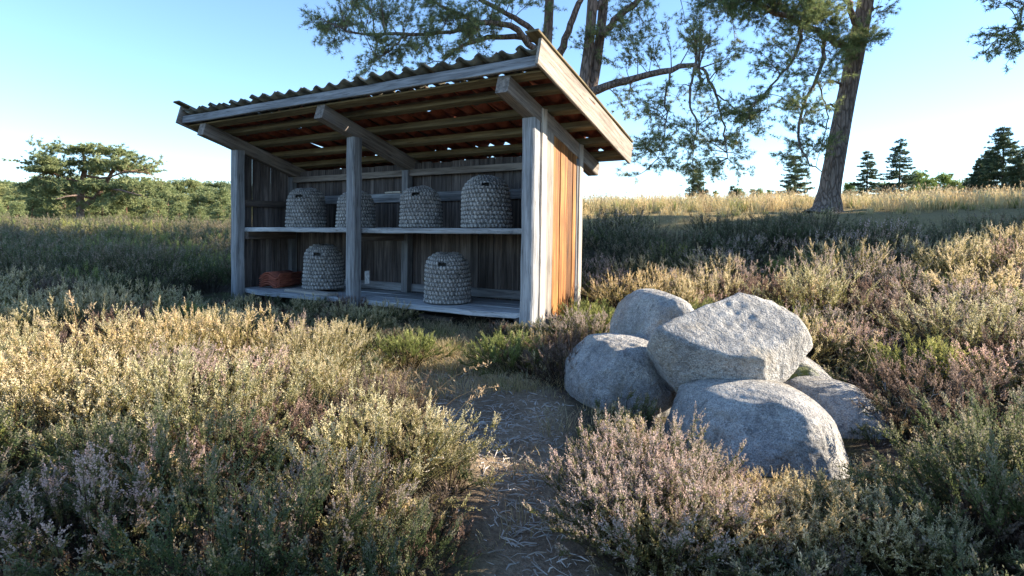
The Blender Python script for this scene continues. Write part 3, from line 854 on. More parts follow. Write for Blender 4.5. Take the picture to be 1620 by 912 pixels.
hp = [proto(heather_mesh('far_heather_a', 21, .30, .46, 40, 6, 9, .35, leaf=.015), M['heath_far']),
      proto(heather_mesh('far_heather_b', 22, .30, .40, 40, 6, 9, .20, leaf=.015), M['heath_dark']),
      proto(heather_mesh('far_heather_c', 23, .30, .50, 36, 6, 9, .55, leaf=.015), M['heath_pink']),
      proto(heather_mesh('far_heather_d', 24, .30, .36, 40, 6, 9, .1, leaf=.015), M['heath_green'])]
P = []; 
def heath_points(nmax, ymin, ymax, xr):
    n = 0
    out = []
    while n < nmax:
        y = math.sqrt(random.uniform(ymin ** 2, ymax ** 2)); x = random.uniform(-xr, xr) * y
        n += 1
        out.append((x, y))
    return out
cand = heath_points(2600, 6.2, 14.5, 1.05) + heath_points(2600, 13, 44, 1.1)
grid = set(); pts = []; sc_ = []
for x, y in cand:
    d = math.hypot(x, y)
    if float(grass_zone(np.array(x), np.array(y))) > .35: continue
    if y < 7.4 and x < 5.5 and -6.2 < x: continue
    if -.5 < x < 6 and y < 7.35: continue
    if -7 < x < -.3 and y < 7.3: continue
    if poly_dist(SHED_POLY, np.array([x]), np.array([y]))[0] < (.75 if x < -1 else .35): continue
    cell = (round(x / (.36 + d * .008)), round(y / (.36 + d * .008)))
    if cell in grid: continue
    grid.add(cell); pts.append((x, y, float(gz(x, y)) - .02)); sc_.append((random.uniform(.6, 1.75) if x < -1.5 and y > 8 else random.uniform(.75, 1.25)) * (1 + max(0, d - 12) * .02))
patch = [math.sin(p[0] * .9 + 1.3) * math.sin(p[1] * .7) + random.gauss(0, .5) for p in pts]
ids = [random.choice([0, 0, 0, 1, 1, 3]) if p[0] < -.5 and p[1] > 6.5 and q < .9 else 0 if q < .1 else (1 if q < .55 else (2 if q < .95 else 3)) for q, p in zip(patch, pts)]  # left field drawn mostly from darker kinds, tree shade put into plant colour
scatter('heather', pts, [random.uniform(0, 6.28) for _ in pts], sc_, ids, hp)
print('far heather', len(pts), 'near', cnt)

def grass_mesh(name, seed, n, H, R, w, droop=.35, heads=.35):
    r = np.random.default_rng(seed); S = Soup()
    for k in range(n):
        a = r.uniform(0, 6.28); q = math.sqrt(r.random()); h = H * r.uniform(.55, 1.15)
        b_ = np.array([math.cos(a), math.sin(a), 0]) * R * q
        o = np.array([math.cos(a + r.normal(0, .7)), math.sin(a + r.normal(0, .7)), 0])
        u = np.linspace(0, 1, 5)[:, None]
        p = b_ + o * (u ** 2) * h * droop * r.uniform(.3, 1.3) + np.array([0, 0, 1]) * (u - .15 * u ** 3) * h
        sd = np.cross(o, [0, 0, 1.]) ; sd = sd * math.cos(r.uniform(0, 3)) + o * .3
        sd /= np.linalg.norm(sd)
        ww = w * np.array([1, .9, .75, .5, .12])[:, None]
        V = np.concatenate([p - sd * ww, p + sd * ww])
        f = [(i, i + 1, i + 6, i + 5) for i in range(4)]
        S.add(V, np.array(f), np.concatenate([np.linspace(.1, .8, 5)] * 2) + r.normal(0, .08))
        if r.random() < heads:
            for j in range(6):
                c = p[-1] - (p[-1] - p[-2]) * j * .09 + r.normal(0, w * 1.4, 3)
                e = r.normal(0, w * 1.6, (3, 3)) + np.array([0, 0, w * 2.5]) * np.array([[0], [1], [2]])
                S.add(c + e, np.array([(0, 1, 2)]), .95)
    return S.mesh(name)
gp = [proto(grass_mesh('grass_a', 31, 34, .42, .16, .0045), M['dry_grass']), proto(grass_mesh('grass_b', 32, 34, .32, .18, .005, .5, .15), M['dry_grass']),
      proto(grass_mesh('grass_c', 33, 26, .50, .14, .0045, .3, .6), M['stalk']), proto(grass_mesh('grass_d', 34, 34, .30, .16, .005, .4, .1), M['heath_green'])]
pts = []; sc_ = []; grid = set()
for _ in range(16000):
    y = math.sqrt(random.uniform(12 ** 2, 42 ** 2)) if random.random() < .8 else random.uniform(40, 60); x = random.uniform(-.15, 1.2) * y
    g = float(grass_zone(np.array(x), np.array(y)))
    if random.random() > g: continue
    d = math.hypot(x, y)
    if math.hypot(x - 7.2, y - 14.0) < .75 + random.random() * .5: continue
    cl = .17 + d * .007
    cell = (round(x / cl), round(y / cl))
    if cell in grid: continue
    grid.add(cell)
    sl = .55 if d < 15.5 else 1.0
    pts.append((x, y, float(gz(x, y)) - .01)); sc_.append(random.uniform(.7, 1.2) * sl * (1 + max(0, d - 15) * .008))
scatter('dry_grass', pts, [random.uniform(0, 6.28) for _ in pts], sc_, [random.choice([0, 0, 1, 1, 2, 3]) for _ in pts], gp)
print('grass', len(pts))
# thin dry grass and moss on the trodden strip before the shed and under the bushes
lg = [proto(grass_mesh('short_grass_a', 41, 26, .075, .10, .0014, .9, 0), M['dry_grass']), proto(grass_mesh('short_grass_b', 42, 26, .11, .09, .0016, .8, .1), M['stalk']),
      proto(grass_mesh('short_grass_c', 43, 26, .09, .09, .0016, .7, 0), M['heath_green'])]
pts = []
for _ in range(5000):
    x = random.uniform(-1.6, 1.2); y = random.uniform(1.7, 6.6)
    pd = poly_dist(PATH, np.array([x]), np.array([y]))[0]
    if pd > .25: continue
    dens = .45 if y > 4.1 else (.10 if pd > -.06 else .02)
    if random.random() > dens: continue
    pts.append((x, y, float(gz(x, y)) - .02))
pts = pts[:900]
scatter('path_grass', pts, [random.uniform(0, 6.28) for _ in pts], [random.uniform(.6, 1.3) for _ in pts], [random.choice([0, 0, 0, 1, 1, 2]) for _ in pts], lg)
# low seedlings and dry stems between the bushes
ug = [proto(heather_mesh('low_heather_a', 51, .16, .16, 22, 5, 14, .2), M['heath_dark']), proto(heather_mesh('low_heather_b', 52, .16, .19, 20, 5, 14, .35), M['heath_brown']),
      proto(heather_mesh('low_heather_c', 53, .16, .15, 22, 5, 14, .3), M['heath_gold']), lg[1]]
pts = []
for _ in range(2600):
    x = random.uniform(-5.5, 5); y = random.uniform(1.7, 7.2)
    if abs(x) > y * .92 + .4: continue
    if poly_dist(PATH, np.array([x]), np.array([y]))[0] < .12 or poly_dist(SHED_POLY, np.array([x]), np.array([y]))[0] < .1: continue
    if any(math.hypot(x - a, y - b_) < c for a, b_, c in BOUL) or (1.75 < x < 2.7 and 2.3 < y < 3.1): continue
    pts.append((x, y, float(gz(x, y)) - .015))
scatter('low_heather', pts, [random.uniform(0, 6.28) for _ in pts], [random.uniform(.6, 1.3) for _ in pts], [random.choice([0, 0, 1, 2, 3]) for _ in pts], ug)
# bark and twig litter on the path
S = Soup(); k = 0
while k < 3000:
    x = random.uniform(-1.2, 2.9); y = random.uniform(1.5, 5.0)
    pd = poly_dist(PATH, np.array([x]), np.array([y]))[0]
    bare = (1.7 < x < 2.7 and 2.2 < y < 3.2)
    if pd > .12 and not bare: continue
    if y > 3.9 and random.random() < .75: continue
    a = random.uniform(0, 3.14); L = random.choice([.015, .02, .03, .04, .05, .09]) * random.uniform(.7, 1.3); w = random.uniform(.0012, .0042)
    z = float(gz(x, y)) - .02 + random.uniform(0, .012)
    dx, dy = math.cos(a) * L / 2, math.sin(a) * L / 2; dz = random.uniform(-.012, .016)
    bend = random.uniform(-.2, .2) * L
    tube(S, [(x - dx, y - dy, z), (x - dy * bend / L * 2, y + dx * bend / L * 2, z + dz * .6 + .003), (x + dx, y + dy, z + dz)], [w * .6, w, w * .5], 4, .5)
    k += 1
kind(link('wood_litter', S.mesh('wood_litter'), M['deadwood']), 'stuff')

# ------------------------------------------------------------ dead heather twigs and tall dry grass stalks
def twiggy(name, loc, R, H, n, seed, label, cat='dead twigs'):
    r = np.random.default_rng(seed); S = Soup()
    def grow(p, d, L, w, lev):
        q = p + d * L * .5 + r.normal(0, L * .07, 3); e = p + d * L + r.normal(0, L * .12, 3)
        e[2] = max(e[2], .01); q[2] = max(q[2], .01)
        tube(S, spline([p, q, e], 4), np.linspace(w, w * .55, 4), 4, .5)
        if lev:
            for _ in range(3):
                dd = d + r.normal(0, .55, 3); dd /= np.linalg.norm(dd)
                grow(q if r.random() < .5 else e, dd, L * r.uniform(.45, .75), w * .6, lev - 1)
    for _ in range(n):
        a = r.uniform(0, 6.28); d = np.array([math.cos(a), math.sin(a), r.uniform(.2, 1.1) * H / R]); d /= np.linalg.norm(d)
        grow(r.normal(0, .03, 3) * np.array([1, 1, 0]), d, R * r.uniform(.5, .8), .0035, 2)
    o = link(name, S.mesh(name), M['deadwood']); o.location = loc; tag(o, label, cat)
p = gnd(1400, 668); twiggy('dead_heather', (p.x, p.y, float(gz(p.x, p.y))), .34, .24, 14, 5, 'bleached leafless heather twigs sprawling by the small shaded boulder', 'dead heather')
p = gnd(615, 760); twiggy('dead_heather', (p.x, p.y, float(gz(p.x, p.y))), .22, .30, 6, 6, 'grey leafless heather stems rising among dark bushes beside the path', 'dead heather')
def stalk(loc, H, bend, rz, label, group, plume=1.0, seed=0):
    r = np.random.default_rng(seed)
    S = Soup(); u = np.linspace(0, 1, 9)
    P = np.stack([bend * H * u ** 2.4, 0 * u, H * (u - .25 * abs(bend) * u ** 3)], -1)
    tube(S, P, np.linspace(.0022, .001, 9), 4, .3)
    o = link('grass_stalk', S.mesh('grass_stalk'), M['stalk']); o.location = loc; o.rotation_euler = (0, 0, rz)
    tag(o, label, 'grass stalk', group)
    S2 = Soup()
    for k in range(int(46 * plume)):
        t = r.uniform(.78, 1); i = t * 8; i0 = min(int(i), 7); p0 = P[i0] + (P[i0 + 1] - P[i0]) * (i - i0)
        d = np.array([.5 * bend, 0, .4]) + r.normal(0, .5, 3); d /= np.linalg.norm(d); L = r.uniform(.015, .04) * plume
        sd = np.cross(d, r.normal(0, 1, 3)); sd /= np.linalg.norm(sd)
        S2.add([p0, p0 + d * L * .6 + sd * .0025, p0 + d * L, p0 + d * L * .6 - sd * .0025], np.array([(0, 1, 2, 3)]), r.uniform(.6, 1))
    link('seed_head', S2.mesh('seed_head'), M['stalk'], o)
for k, (px, py, H, bend) in enumerate(((108, 560, .50, .35), (122, 562, .58, -.1), (96, 566, .42, -.4))):
    p = gnd(px, py + 20); stalk((p.x, p.y, float(gz(p.x, p.y))), H * 1.05, bend, .2, 'tall dry reed stalk with drooping plume above the golden heather', 'dry reed stalks above the heather', 1.2, k)
for k, (px, py, H, bend) in enumerate(((690, 700, .42, .9), (672, 690, .5, .75), (645, 690, .42, -.5), (560, 700, .5, -.35), (705, 730, .4, .5), (500, 720, .44, .3), (600, 665, .4, -.2))):
    p = gnd(px, py); stalk((p.x, p.y, float(gz(p.x, p.y))), H, bend, random.uniform(-.5, .5), 'thin dry grass stalk leaning out over the path edge', 'dry grass stalks by the path', .8, k + 10)
for k, (px, py, H, bend) in enumerate(((1370, 640, .55, .5), (1395, 625, .6, -.4), (1450, 600, .6, .7), (1500, 590, .7, .5), (1540, 600, .6, -.6), (1430, 560, .6, -.5), (1580, 570, .6, .4), (1330, 545, .6, .4), (1480, 545, .7, -.3), (1600, 620, .6, .5))):
    p = gnd(px, py + 20); stalk((p.x, p.y, float(gz(p.x, p.y))), H, bend, random.uniform(-.8, .8), 'bent dry grass stalk among the heather behind the boulders', 'dry grass stalks behind the boulders', 1.0, k + 30)

# ------------------------------------------------------------ trees
def tufts(S, C, Dr, L, w, n, r, tl=.3, th=.95):
    """needle tufts: n needles fanning forward from each point"""
    k = len(C); C = np.repeat(C, n, 0); Dr = np.repeat(Dr, n, 0)
    d = Dr * .75 + r.normal(0, .62, Dr.shape); d /= np.linalg.norm(d, axis=1)[:, None]
    ln = L * r.uniform(.65, 1.15, len(C))[:, None]
    sd = np.cross(d, r.normal(0, 1, d.shape)); sd /= np.linalg.norm(sd, axis=1)[:, None] + 1e-9
    V = np.empty((len(C), 3, 3)); V[:, 0] = C + sd * w; V[:, 1] = C - sd * w; V[:, 2] = C + d * ln
    t = np.repeat(r.uniform(tl, th, k), n); S.add(V.reshape(-1, 3), np.arange(len(C) * 3).reshape(-1, 3), np.repeat(t, 3))
def pine(name, label, base, trunks, limbs, clusters, seed, tuft=.105, tw=.0038, nn=13, cat='pine tree', group=None, sag=.12, leafmat='needle', zf=.6):
    """trunks, limbs: (points, radii) in world space; clusters: (centre, (rx,ry,rz), branches, twigs)"""
    r = np.random.default_rng(seed); base = np.array(base)
    root = empty(name, base); tag(root, label, cat, group)
    Lp = []; Lr = []
    for pts, rad in trunks:
        S = Soup(); n = 26; P = spline([np.array(p) for p in pts], n); R = np.interp(np.linspace(0, 1, n), np.linspace(0, 1, len(rad)), rad)
        tube(S, P - base, R, 14, .5, .025)
        link('trunk', S.mesh('trunk', True), M['bark'], root)
        Lp.append(P[n // 3:]); Lr.append(R[n // 3:])
    for pts, rad in limbs:
        S = Soup(); n = 16; P = spline([np.array(p) for p in pts], n); P[1:-1] += r.normal(0, .02, (n - 2, 3)); R = np.interp(np.linspace(0, 1, n), np.linspace(0, 1, len(rad)), rad)
        tube(S, P - base, R, 7, .5, .05)
        link('branch', S.mesh('branch', True), M['bark'], root)
        Lp.append(P); Lr.append(R)
    A = np.concatenate(Lp)
    SB = Soup(); SF = Soup(); TC = []; TD = []
    for c, rr_, nb, ntw in clusters:
        c = np.array(c); rr_ = np.array(rr_)
        for _ in range(nb):
            g = r.normal(0, .62, 3); tgt = c + rr_ * g / max(1, np.linalg.norm(g) / 1.15)
            dd = np.linalg.norm(A - tgt, axis=1) + r.uniform(0, .35, len(A)) * np.linalg.norm(rr_)
            s = A[np.argmin(dd)]
            v = tgt - s; Lb = np.linalg.norm(v) + 1e-6
            if Lb < .25:
                v = r.normal(0, .3, 3); tgt = s + v; Lb = np.linalg.norm(v)
            mid = s + v * .5 + np.array([0, 0, sag * Lb]) + r.normal(0, .06 * Lb, 3)
            P = spline([s, mid, tgt], 9)
            tube(SB, P - base, np.linspace(.006 + .009 * Lb, .004, 9), 4, .5)
            for _ in range(ntw):
                t = 1 - r.random() ** 1.4 * min(.85, .9 * np.linalg.norm(rr_) / Lb)
                i = t * 8; i0 = min(int(i), 7); p0 = P[i0] + (P[i0 + 1] - P[i0]) * (i - i0)
                ax = (P[i0 + 1] - P[i0]); ax /= np.linalg.norm(ax) + 1e-9
                d = ax * .6 + r.normal(0, .55, 3) * np.array([1, 1, zf]); d /= np.linalg.norm(d)
                tl_ = r.uniform(1.6, 4.2) * tuft
                e = p0 + d * tl_ + np.array([0, 0, .25 * zf * tl_])
                tube(SB, np.array([p0, (p0 + e) / 2 + r.normal(0, .02, 3), e]) - base, [.004, .003, .002], 3, .5)
                m = 5; u = r.uniform(.25, 1, m)[:, None]; u[0] = 1
                TC.append(p0 + (e - p0) * u + r.normal(0, tuft * .12, (m, 3)) - base); TD.append(np.repeat([d + np.array([0, 0, .25])], m, 0))
    link('branchlets', SB.mesh('branchlets'), M['bark'], root)
    C = np.concatenate(TC); Dr = np.concatenate(TD)
    if zf < .3: Dr = Dr * np.array([1, 1, .35])
    tufts(SF, C, Dr, tuft, tw, nn, r)
    link('crown', SF.mesh('crown'), M[leafmat], root)
    return root
def W3(px, py, dep): return np.array(at(px, py, dep))
def cl(px, py, dep, rpx, nb, ntw, flat=1.0, deep=1.0):
    k = rpx / 963.6 * dep
    return (W3(px, py, dep), (k, k * deep, k * flat), nb, ntw)
# pine behind the shed: several stems
q = 14.2
b0 = np.array((W3(893, 340, q)[0], q, 0)); b0[2] = float(gz(b0[0], b0[1])) - .1
up = lambda px, py, dd=0: W3(px, py, q + dd)
trunks = [([b0, up(900, 250), up(920, 145), up(931, 60), up(938, -60), up(946, -220), up(950, -380)], [.24, .17, .135, .12, .11, .09, .05]),
          ([b0 + np.array([.15, .05, .1]), up(912, 240, .1), up(934, 145, .15), up(946, 70, .2), up(956, -20, .3), up(985, -180, .4), up(1000, -330, .5)], [.2, .15, .13, .115, .10, .08, .04]),
          ([b0 + np.array([-.12, .15, .1]), up(872, 230, .3), up(862, 120, .4), up(866, 40, .5), up(868, -60, .6), up(860, -230, .8)], [.17, .14, .12, .11, .1, .05])]
limbs = [([up(925, 150), up(985, 128, -.4), up(1050, 113, -.7), up(1098, 105, -.8), up(1112, 112, -.8)], [.10, .085, .07, .05, .03]),
         ([up(1098, 106, -.8), up(1108, 125, -.9), up(1100, 145, -1)], [.05, .035, .02]),
         ([up(1112, 112, -.8), up(1130, 150, -.9), up(1142, 200, -1), up(1150, 250, -1)], [.035, .03, .02, .01]),
         ([up(1095, 107, -.8), up(1088, 160, -1), up(1102, 200, -1.2), up(1090, 245, -1.2)], [.03, .025, .018, .01]),
         ([up(1060, 112, -.7), up(1050, 150, -1), up(1052, 200, -1.1), up(1040, 250, -1.1)], [.025, .02, .015, .008]),
         ([up(1130, 150, -.9), up(1160, 170, -1.0), up(1175, 200, -1.1)], [.02, .015, .008]),
         ([up(947, 60), up(975, 30, -.3), up(1010, 0, -.6), up(1060, -45, -.8)], [.09, .08, .065, .04]),
         ([up(868, 110, .4), up(885, 85, .3), up(905, 30, .1), up(922, -10, .1)], [.10, .09, .08, .06]),
         ([up(862, 90, .4), up(835, 70, .1), up(808, 44, -.2), up(757, 38, -.5), up(712, 20, -.8), up(670, 0, -1)], [.09, .08, .07, .055, .04, .02]),
         ([up(862, 70, .4), up(845, 55, .2), up(819, 35, .1), up(757, 4, .1), up(700, -30, .2)], [.08, .075, .065, .05, .03]),
         ([up(864, 70, .4), up(800, 60, .2), up(755, 66, .0), up(722, 80, -.3), up(700, 100, -.4)], [.075, .065, .05, .035, .02]),
         ([up(757, 50, -.4), up(700, 55, -.8), up(640, 56, -1.1), up(570, 58, -1.4), up(530, 45, -1.6)], [.05, .042, .035, .026, .015]),
         ([up(640, 56, -1.1), up(620, 80, -1.3), up(595, 95, -1.4)], [.025, .02, .012]),
         ([up(935, 20), up(1000, -40, .5), up(1080, -30, .5), up(1150, 10, .4)], [.08, .07, .05, .03])]
cls = [cl(530, 42, 12.8, 34, 9, 16, .5), cl(595, 88, 12.8, 30, 8, 15, .7), cl(620, 30, 13.2, 45, 10, 15, .5), cl(670, 75, 13.2, 42, 12, 15, .7), cl(700, 25, 13.4, 45, 12, 14, .6),
       cl(750, 75, 13.8, 42, 10, 13, .6), cl(780, 20, 14.2, 50, 11, 13, .6), cl(570, 0, 13.2, 35, 6, 14, .5), cl(650, -30, 13.4, 60, 8, 13, .5),
       cl(890, 20, 14.4, 50, 8, 12, .7), cl(935, 70, 14.0, 25, 4, 12, .9), cl(980, 50, 13.8, 45, 8, 13, .8), cl(1000, 110, 13.8, 45, 6, 12, .8), cl(1045, 30, 13.8, 50, 9, 12, .8), cl(1000, 170, 13.4, 30, 5, 12, .9),
       cl(1120, 70, 13.8, 50, 10, 13, .8), cl(1150, 20, 14.0, 45, 9, 13, .6), cl(1105, 150, 13.3, 46, 7, 12, .7), cl(1135, 195, 13.3, 50, 10, 13, .7), cl(1100, 225, 13.3, 48, 8, 12, .8),
       cl(1150, 250, 13.3, 38, 7, 12, .9), cl(1050, 200, 13.3, 44, 6, 12, .9), cl(1040, 250, 13.3, 30, 7, 12, 1), cl(1085, 265, 13.3, 20, 4, 12, 1),
       cl(900, -80, 14.3, 110, 14, 12, .7), cl(780, -90, 14.2, 90, 12, 12, .6), cl(1030, -110, 14.2, 100, 12, 12, .7), cl(940, -260, 14.3, 150, 22, 12, .7), cl(840, -210, 14.3, 110, 14, 12, .7), cl(1040, -250, 14.5, 110, 14, 12, .7)]
pine('pine_tree', 'many stemmed pine with spreading limbs rising behind the bee shed', b0, trunks, limbs, cls, 3)
# pine with the thick leaning trunk
q2 = 14.0
b1 = np.array((W3(1306, 340, q2)[0], q2, 0)); b1[2] = float(gz(b1[0], b1[1])) - .08
u2 = lambda px, py, dd=0: W3(px, py, q2 + dd)
trunks = [([b1, b1 + np.array([.03, 0, .16]), u2(1311, 300), u2(1319, 250), u2(1336, 150), u2(1350, 75), u2(1363, 0), u2(1380, -120), u2(1390, -300), u2(1385, -480)], [.52, .33, .235, .215, .20, .19, .17, .145, .10, .05])]
limbs = [([u2(1340, 80), u2(1318, 68, -.2), u2(1285, 52, -.4), u2(1240, 28, -.7), u2(1190, 5, -.9), u2(1130, -10, -1)], [.10, .085, .07, .06, .045, .02]),
         ([u2(1300, 60, -.3), u2(1297, 85, -.6), u2(1289, 120, -.8), u2(1268, 165, -.9), u2(1264, 215, -.9), u2(1276, 255, -.9), u2(1300, 272, -.9)], [.05, .042, .038, .032, .026, .018, .01]),
         ([u2(1262, 40, -.6), u2(1260, 75, -.8), u2(1243, 105, -.9), u2(1218, 135, -1), u2(1188, 165, -1.1)], [.045, .038, .03, .022, .012]),
         ([u2(1289, 130, -.8), u2(1300, 155, -.8), u2(1306, 195, -.8), u2(1292, 240, -.8)], [.02, .016, .012, .008]),
         ([u2(1330, 139), u2(1318, 130, -.2), u2(1304, 127, -.4)], [.035, .025, .01]),
         ([u2(1325, 171), u2(1312, 166, -.2), u2(1297, 168, -.4)], [.035, .025, .012]),
         ([u2(1366, 22), u2(1378, 15, -.2), u2(1390, 12, -.3)], [.03, .02, .01]),
         ([u2(1355, 60), u2(1340, 20, -.3), u2(1325, -10, -.4), u2(1260, -50, -.6)], [.09, .07, .05, .03]),
         ([u2(1352, 66), u2(1362, 64, -.5), u2(1376, 66, -.7)], [.03, .02, .01])]
cls = [cl(1200, 14, 13.2, 42, 12, 15, .5), cl(1245, 25, 13.3, 45, 15, 16, .5), cl(1295, 25, 13.4, 42, 15, 16, .7), cl(1320, 65, 13.5, 28, 8, 15, .6), cl(1355, 65, 13.4, 24, 8, 14, .7),
       cl(1245, 75, 13.1, 42, 6, 10, .8), cl(1215, 110, 13.0, 36, 6, 10, .9), cl(1190, 165, 12.9, 36, 7, 10, .9), cl(1185, 200, 12.9, 24, 5, 10, .9), cl(1235, 140, 13.0, 36, 5, 9, .9), cl(1300, 95, 13.3, 32, 5, 9, .9),
       cl(1275, 130, 13.1, 34, 5, 9, .9), cl(1300, 150, 13.1, 30, 4, 9, .9), cl(1265, 190, 13.1, 36, 6, 9, .9), cl(1262, 225, 13.1, 30, 5, 9, .9), cl(1285, 245, 13.1, 26, 7, 11, .8),
       cl(1150, -5, 13.0, 40, 8, 14, .5), cl(1300, -60, 13.6, 80, 12, 13, .6), cl(1380, -200, 14, 150, 26, 12, .6), cl(1300, -260, 14, 120, 16, 12, .6), cl(1470, -300, 14, 120, 16, 12, .6), cl(1385, -440, 14, 150, 24, 12, .6)]
pine('pine_tree', 'single pine with thick leaning trunk on the dry grass rise', b1, trunks, limbs, cls, 4)
# pines standing outside the frame on the sunny side; one reaches into the picture with a branch tip
def side_pine(loc, H, clear, R, seed, label, extra_limb=None, extra_cl=(), dens=1.0, tuft=.16, group=None):
    r = np.random.default_rng(seed)
    b = np.array((loc[0], loc[1], float(gz(*loc)) - .08)); lim = []; cs = list(extra_cl)
    top = b + np.array([r.normal(0, .2), r.normal(0, .2), H])
    n = int((H - clear) * 2.2)
    for k in range(n):
        z = clear + (H - clear) * (k + r.random()) / n; a = k * 2.4 + r.uniform(-.4, .4)
        L = R * (.55 + .45 * math.sin(math.pi * min(1, (z - clear) / (H - clear) * .9 + .1))) * r.uniform(.8, 1.1)
        s = b + (top - b) * z / H; e = s + np.array([math.cos(a) * L, math.sin(a) * L, L * r.uniform(-.05, .3)])
        lim.append(([s, (s + e) / 2 + np.array([0, 0, .06 * L]), e], [.035 + .01 * L, .03, .012]))
        cs.append((s + (e - s) * .75, (L * .38, L * .38, L * .2), int(7 * dens), 13)); cs.append((s + (e - s) * .4, (L * .3, L * .3, L * .2), int(4 * dens), 12))
    if extra_limb: lim.append(extra_limb)
    pine('pine_tree', label, b, [([b, b + (top - b) * .3 + r.normal(0, .05, 3), b + (top - b) * .65, top], [.045 * H ** .8, .035 * H ** .8, .022 * H ** .8, .02])], lim, cs, seed, tuft, tuft * .05, 12, group=group)
side_pine((10.3, 10.5), 9, 3.6, 1.4, 11, 'tall pine outside the heather slope reaching a branch tip over it',
          ([np.array((10.3, 10.5, 5.2)), np.array((8.7, 9.2, 5.0)), W3(1650, 5, 8.0), W3(1605, 45, 8.0)], [.06, .05, .025, .01]),
          [cl(1602, 55, 8.0, 26, 4, 10, .8), cl(1622, 30, 8.0, 30, 5, 10, .9), cl(1585, 75, 8.0, 22, 3, 11, .7), cl(1560, 3, 8.0, 16, 2, 9, .5)], tuft=.07)
side_pine((7.6, 2.5), 6.6, 3.5, 1.25, 12, 'young pine standing beside the shaded near end of the path', dens=1.3)
side_pine((10.6, 2.65), 8.2, 4.4, 1.35, 13, 'slim pine standing further along from the path', dens=1.2)

for k, (x, y) in enumerate(((25, 15.8), (26.5, 18.0), (28, 20.8), (30, 24.0), (26, 13.6))):
    side_pine((x, y), 17 + k * .4, 11.8, 2.5, 14 + k, 'towering pine with long bare stem in the stand past the spruce row', dens=1.1, tuft=.30, group='towering pines past the spruce row')
def spruce(name, label, loc, H, R, seed, mat='needle_blue', n_whorl=22, group=None, s=.5, cat='spruce tree', nn=10, w=.03, low=.04):
    r = np.random.default_rng(seed); b = np.array((loc[0], loc[1], float(gz(*loc)) - .1)); root = empty(name, b); tag(root, label, cat, group)
    S = Soup(); tube(S, [(0, 0, 0), (0, 0, H * .5), (.03, 0, H)], [H * .018, H * .011, .01], 7, .5); link('trunk', S.mesh('trunk', True), M['bark_dark'], root)
    SB = Soup(); SF = Soup(); TC = []; TD = []
    for k in range(n_whorl):
        t = low + (1 - low) * (k / n_whorl) ** .95; z = H * t
        L0 = R * (1 - t) ** .85 + .06 * R
        for j in range(int(r.integers(7, 11))):
            z = H * min(.985, t + r.uniform(-.5, .5) / n_whorl)
            a = r.uniform(0, 6.28); L = L0 * r.uniform(.45, 1.2); d = np.array([math.cos(a), math.sin(a), 0])
            u = np.linspace(0, 1, 6)[:, None]
            P = np.array([0, 0, z]) + d * u * L + np.array([0, 0, 1]) * (-.38 * u + .30 * u ** 2) * L
            tube(SB, P, np.linspace(.012 * H / 6, .004, 6), 3, .5)
            m = max(4, int(L / s * 8)); tt = r.uniform(.2, 1, m); tt[0] = 1
            p = np.stack([np.interp(tt, u[:, 0], P[:, c]) for c in range(3)], -1)
            sd = np.array([-d[1], d[0], 0]) * r.choice([-1, 1], m)[:, None]
            p = p + sd * (r.random(m) * .22 * L * (1.1 - tt))[:, None] - np.array([0, 0, 1]) * (r.random(m) * .12 * s)[:, None]
            TC.append(p); TD.append(d * .9 + sd * .5 + np.array([0, 0, -.12]) + r.normal(0, .1, (m, 3)))
    link('branchlets', SB.mesh('branchlets'), M['bark_dark'], root)
    tufts(SF, np.concatenate(TC), np.concatenate(TD), s * .62, w, nn, r, .15, .9); link('crown', SF.mesh('crown'), M[mat], root)
    return root
# trees along the crest, by their pixel and usual height
def crest(px, dep): return (float(W3(px, 0, dep)[0]), dep)
def hgt(px, top, dep):
    x, y = crest(px, dep); return EYE + (363 - top) / 963.6 * dep - float(gz(x, y))
SPR = [(1421, 214, 52, 2.6, 'tall dark spruce with tiered branches behind the grassy rise'), (1370, 233, 54, 2.3, 'slender spruce right beside the taller tiered one behind the rise'),
       (1256, 240, 50, 2.3, 'broad young spruce behind the rise next to the leaning pine'), (1103, 262, 50, 1.7, 'small spruce top showing above the rise near the bee shed'),
       (1584, 194, 46, 3.6, 'biggest dark spruce at the dense clump on the rise'), (1640, 205, 47, 3.2, 'bushy dark spruce outermost in the dense clump on the rise'), (1547, 250, 48, 2.0, 'low dark spruce at the edge of the dense clump on the rise'), (1614, 236, 44, 2.6, 'squat bushy spruce in front of the dense clump on the rise'), (1562, 232, 50, 2.4, 'narrow dark spruce inside the dense clump on the rise')]
for k, (px, top, dep, R, lab) in enumerate(SPR):
    spruce('spruce_tree', lab, crest(px, dep), hgt(px, top, dep), R, 50 + k, s=.34, n_whorl=22 if k < 4 else 28, w=.018, nn=9)
for k, (px, top, dep) in enumerate(((1158, 290, 60), (1190, 294, 62), (1215, 296, 66), (1480, 275, 62), (1502, 268, 66), (1462, 262, 70), (1520, 282, 60), (1445, 282, 58), (1340, 285, 64), (1320, 290, 66), (1130, 296, 70))):
    spruce('young_tree', 'small pale green young tree peeping over the grassy rise', crest(px, dep), hgt(px, top, dep), 1.3, 80 + k, 'leaf_pale' if k % 3 != 0 else 'needle_blue', 12, 'young trees beyond the rise', .4, 'young tree', w=.022)
# off-frame spruces whose shade lies over the heather slope
for k, (x, y, H, R) in enumerate(((17.0, 10.0, 13, 2.0), (20.5, 11.9, 18, 2.8), (26, 12.4, 21, 3.5), (16.3, 11.8, 12, 1.9), (30, 14.0, 22, 3.5), (14.8, 9.3, 8, 1.4))):
    spruce('spruce_tree', 'tall spruce in the row shading the heather slope', (x, y), H, R, 100 + k, s=.6, n_whorl=26, group='spruces shading the slope', w=.04, low=.06)

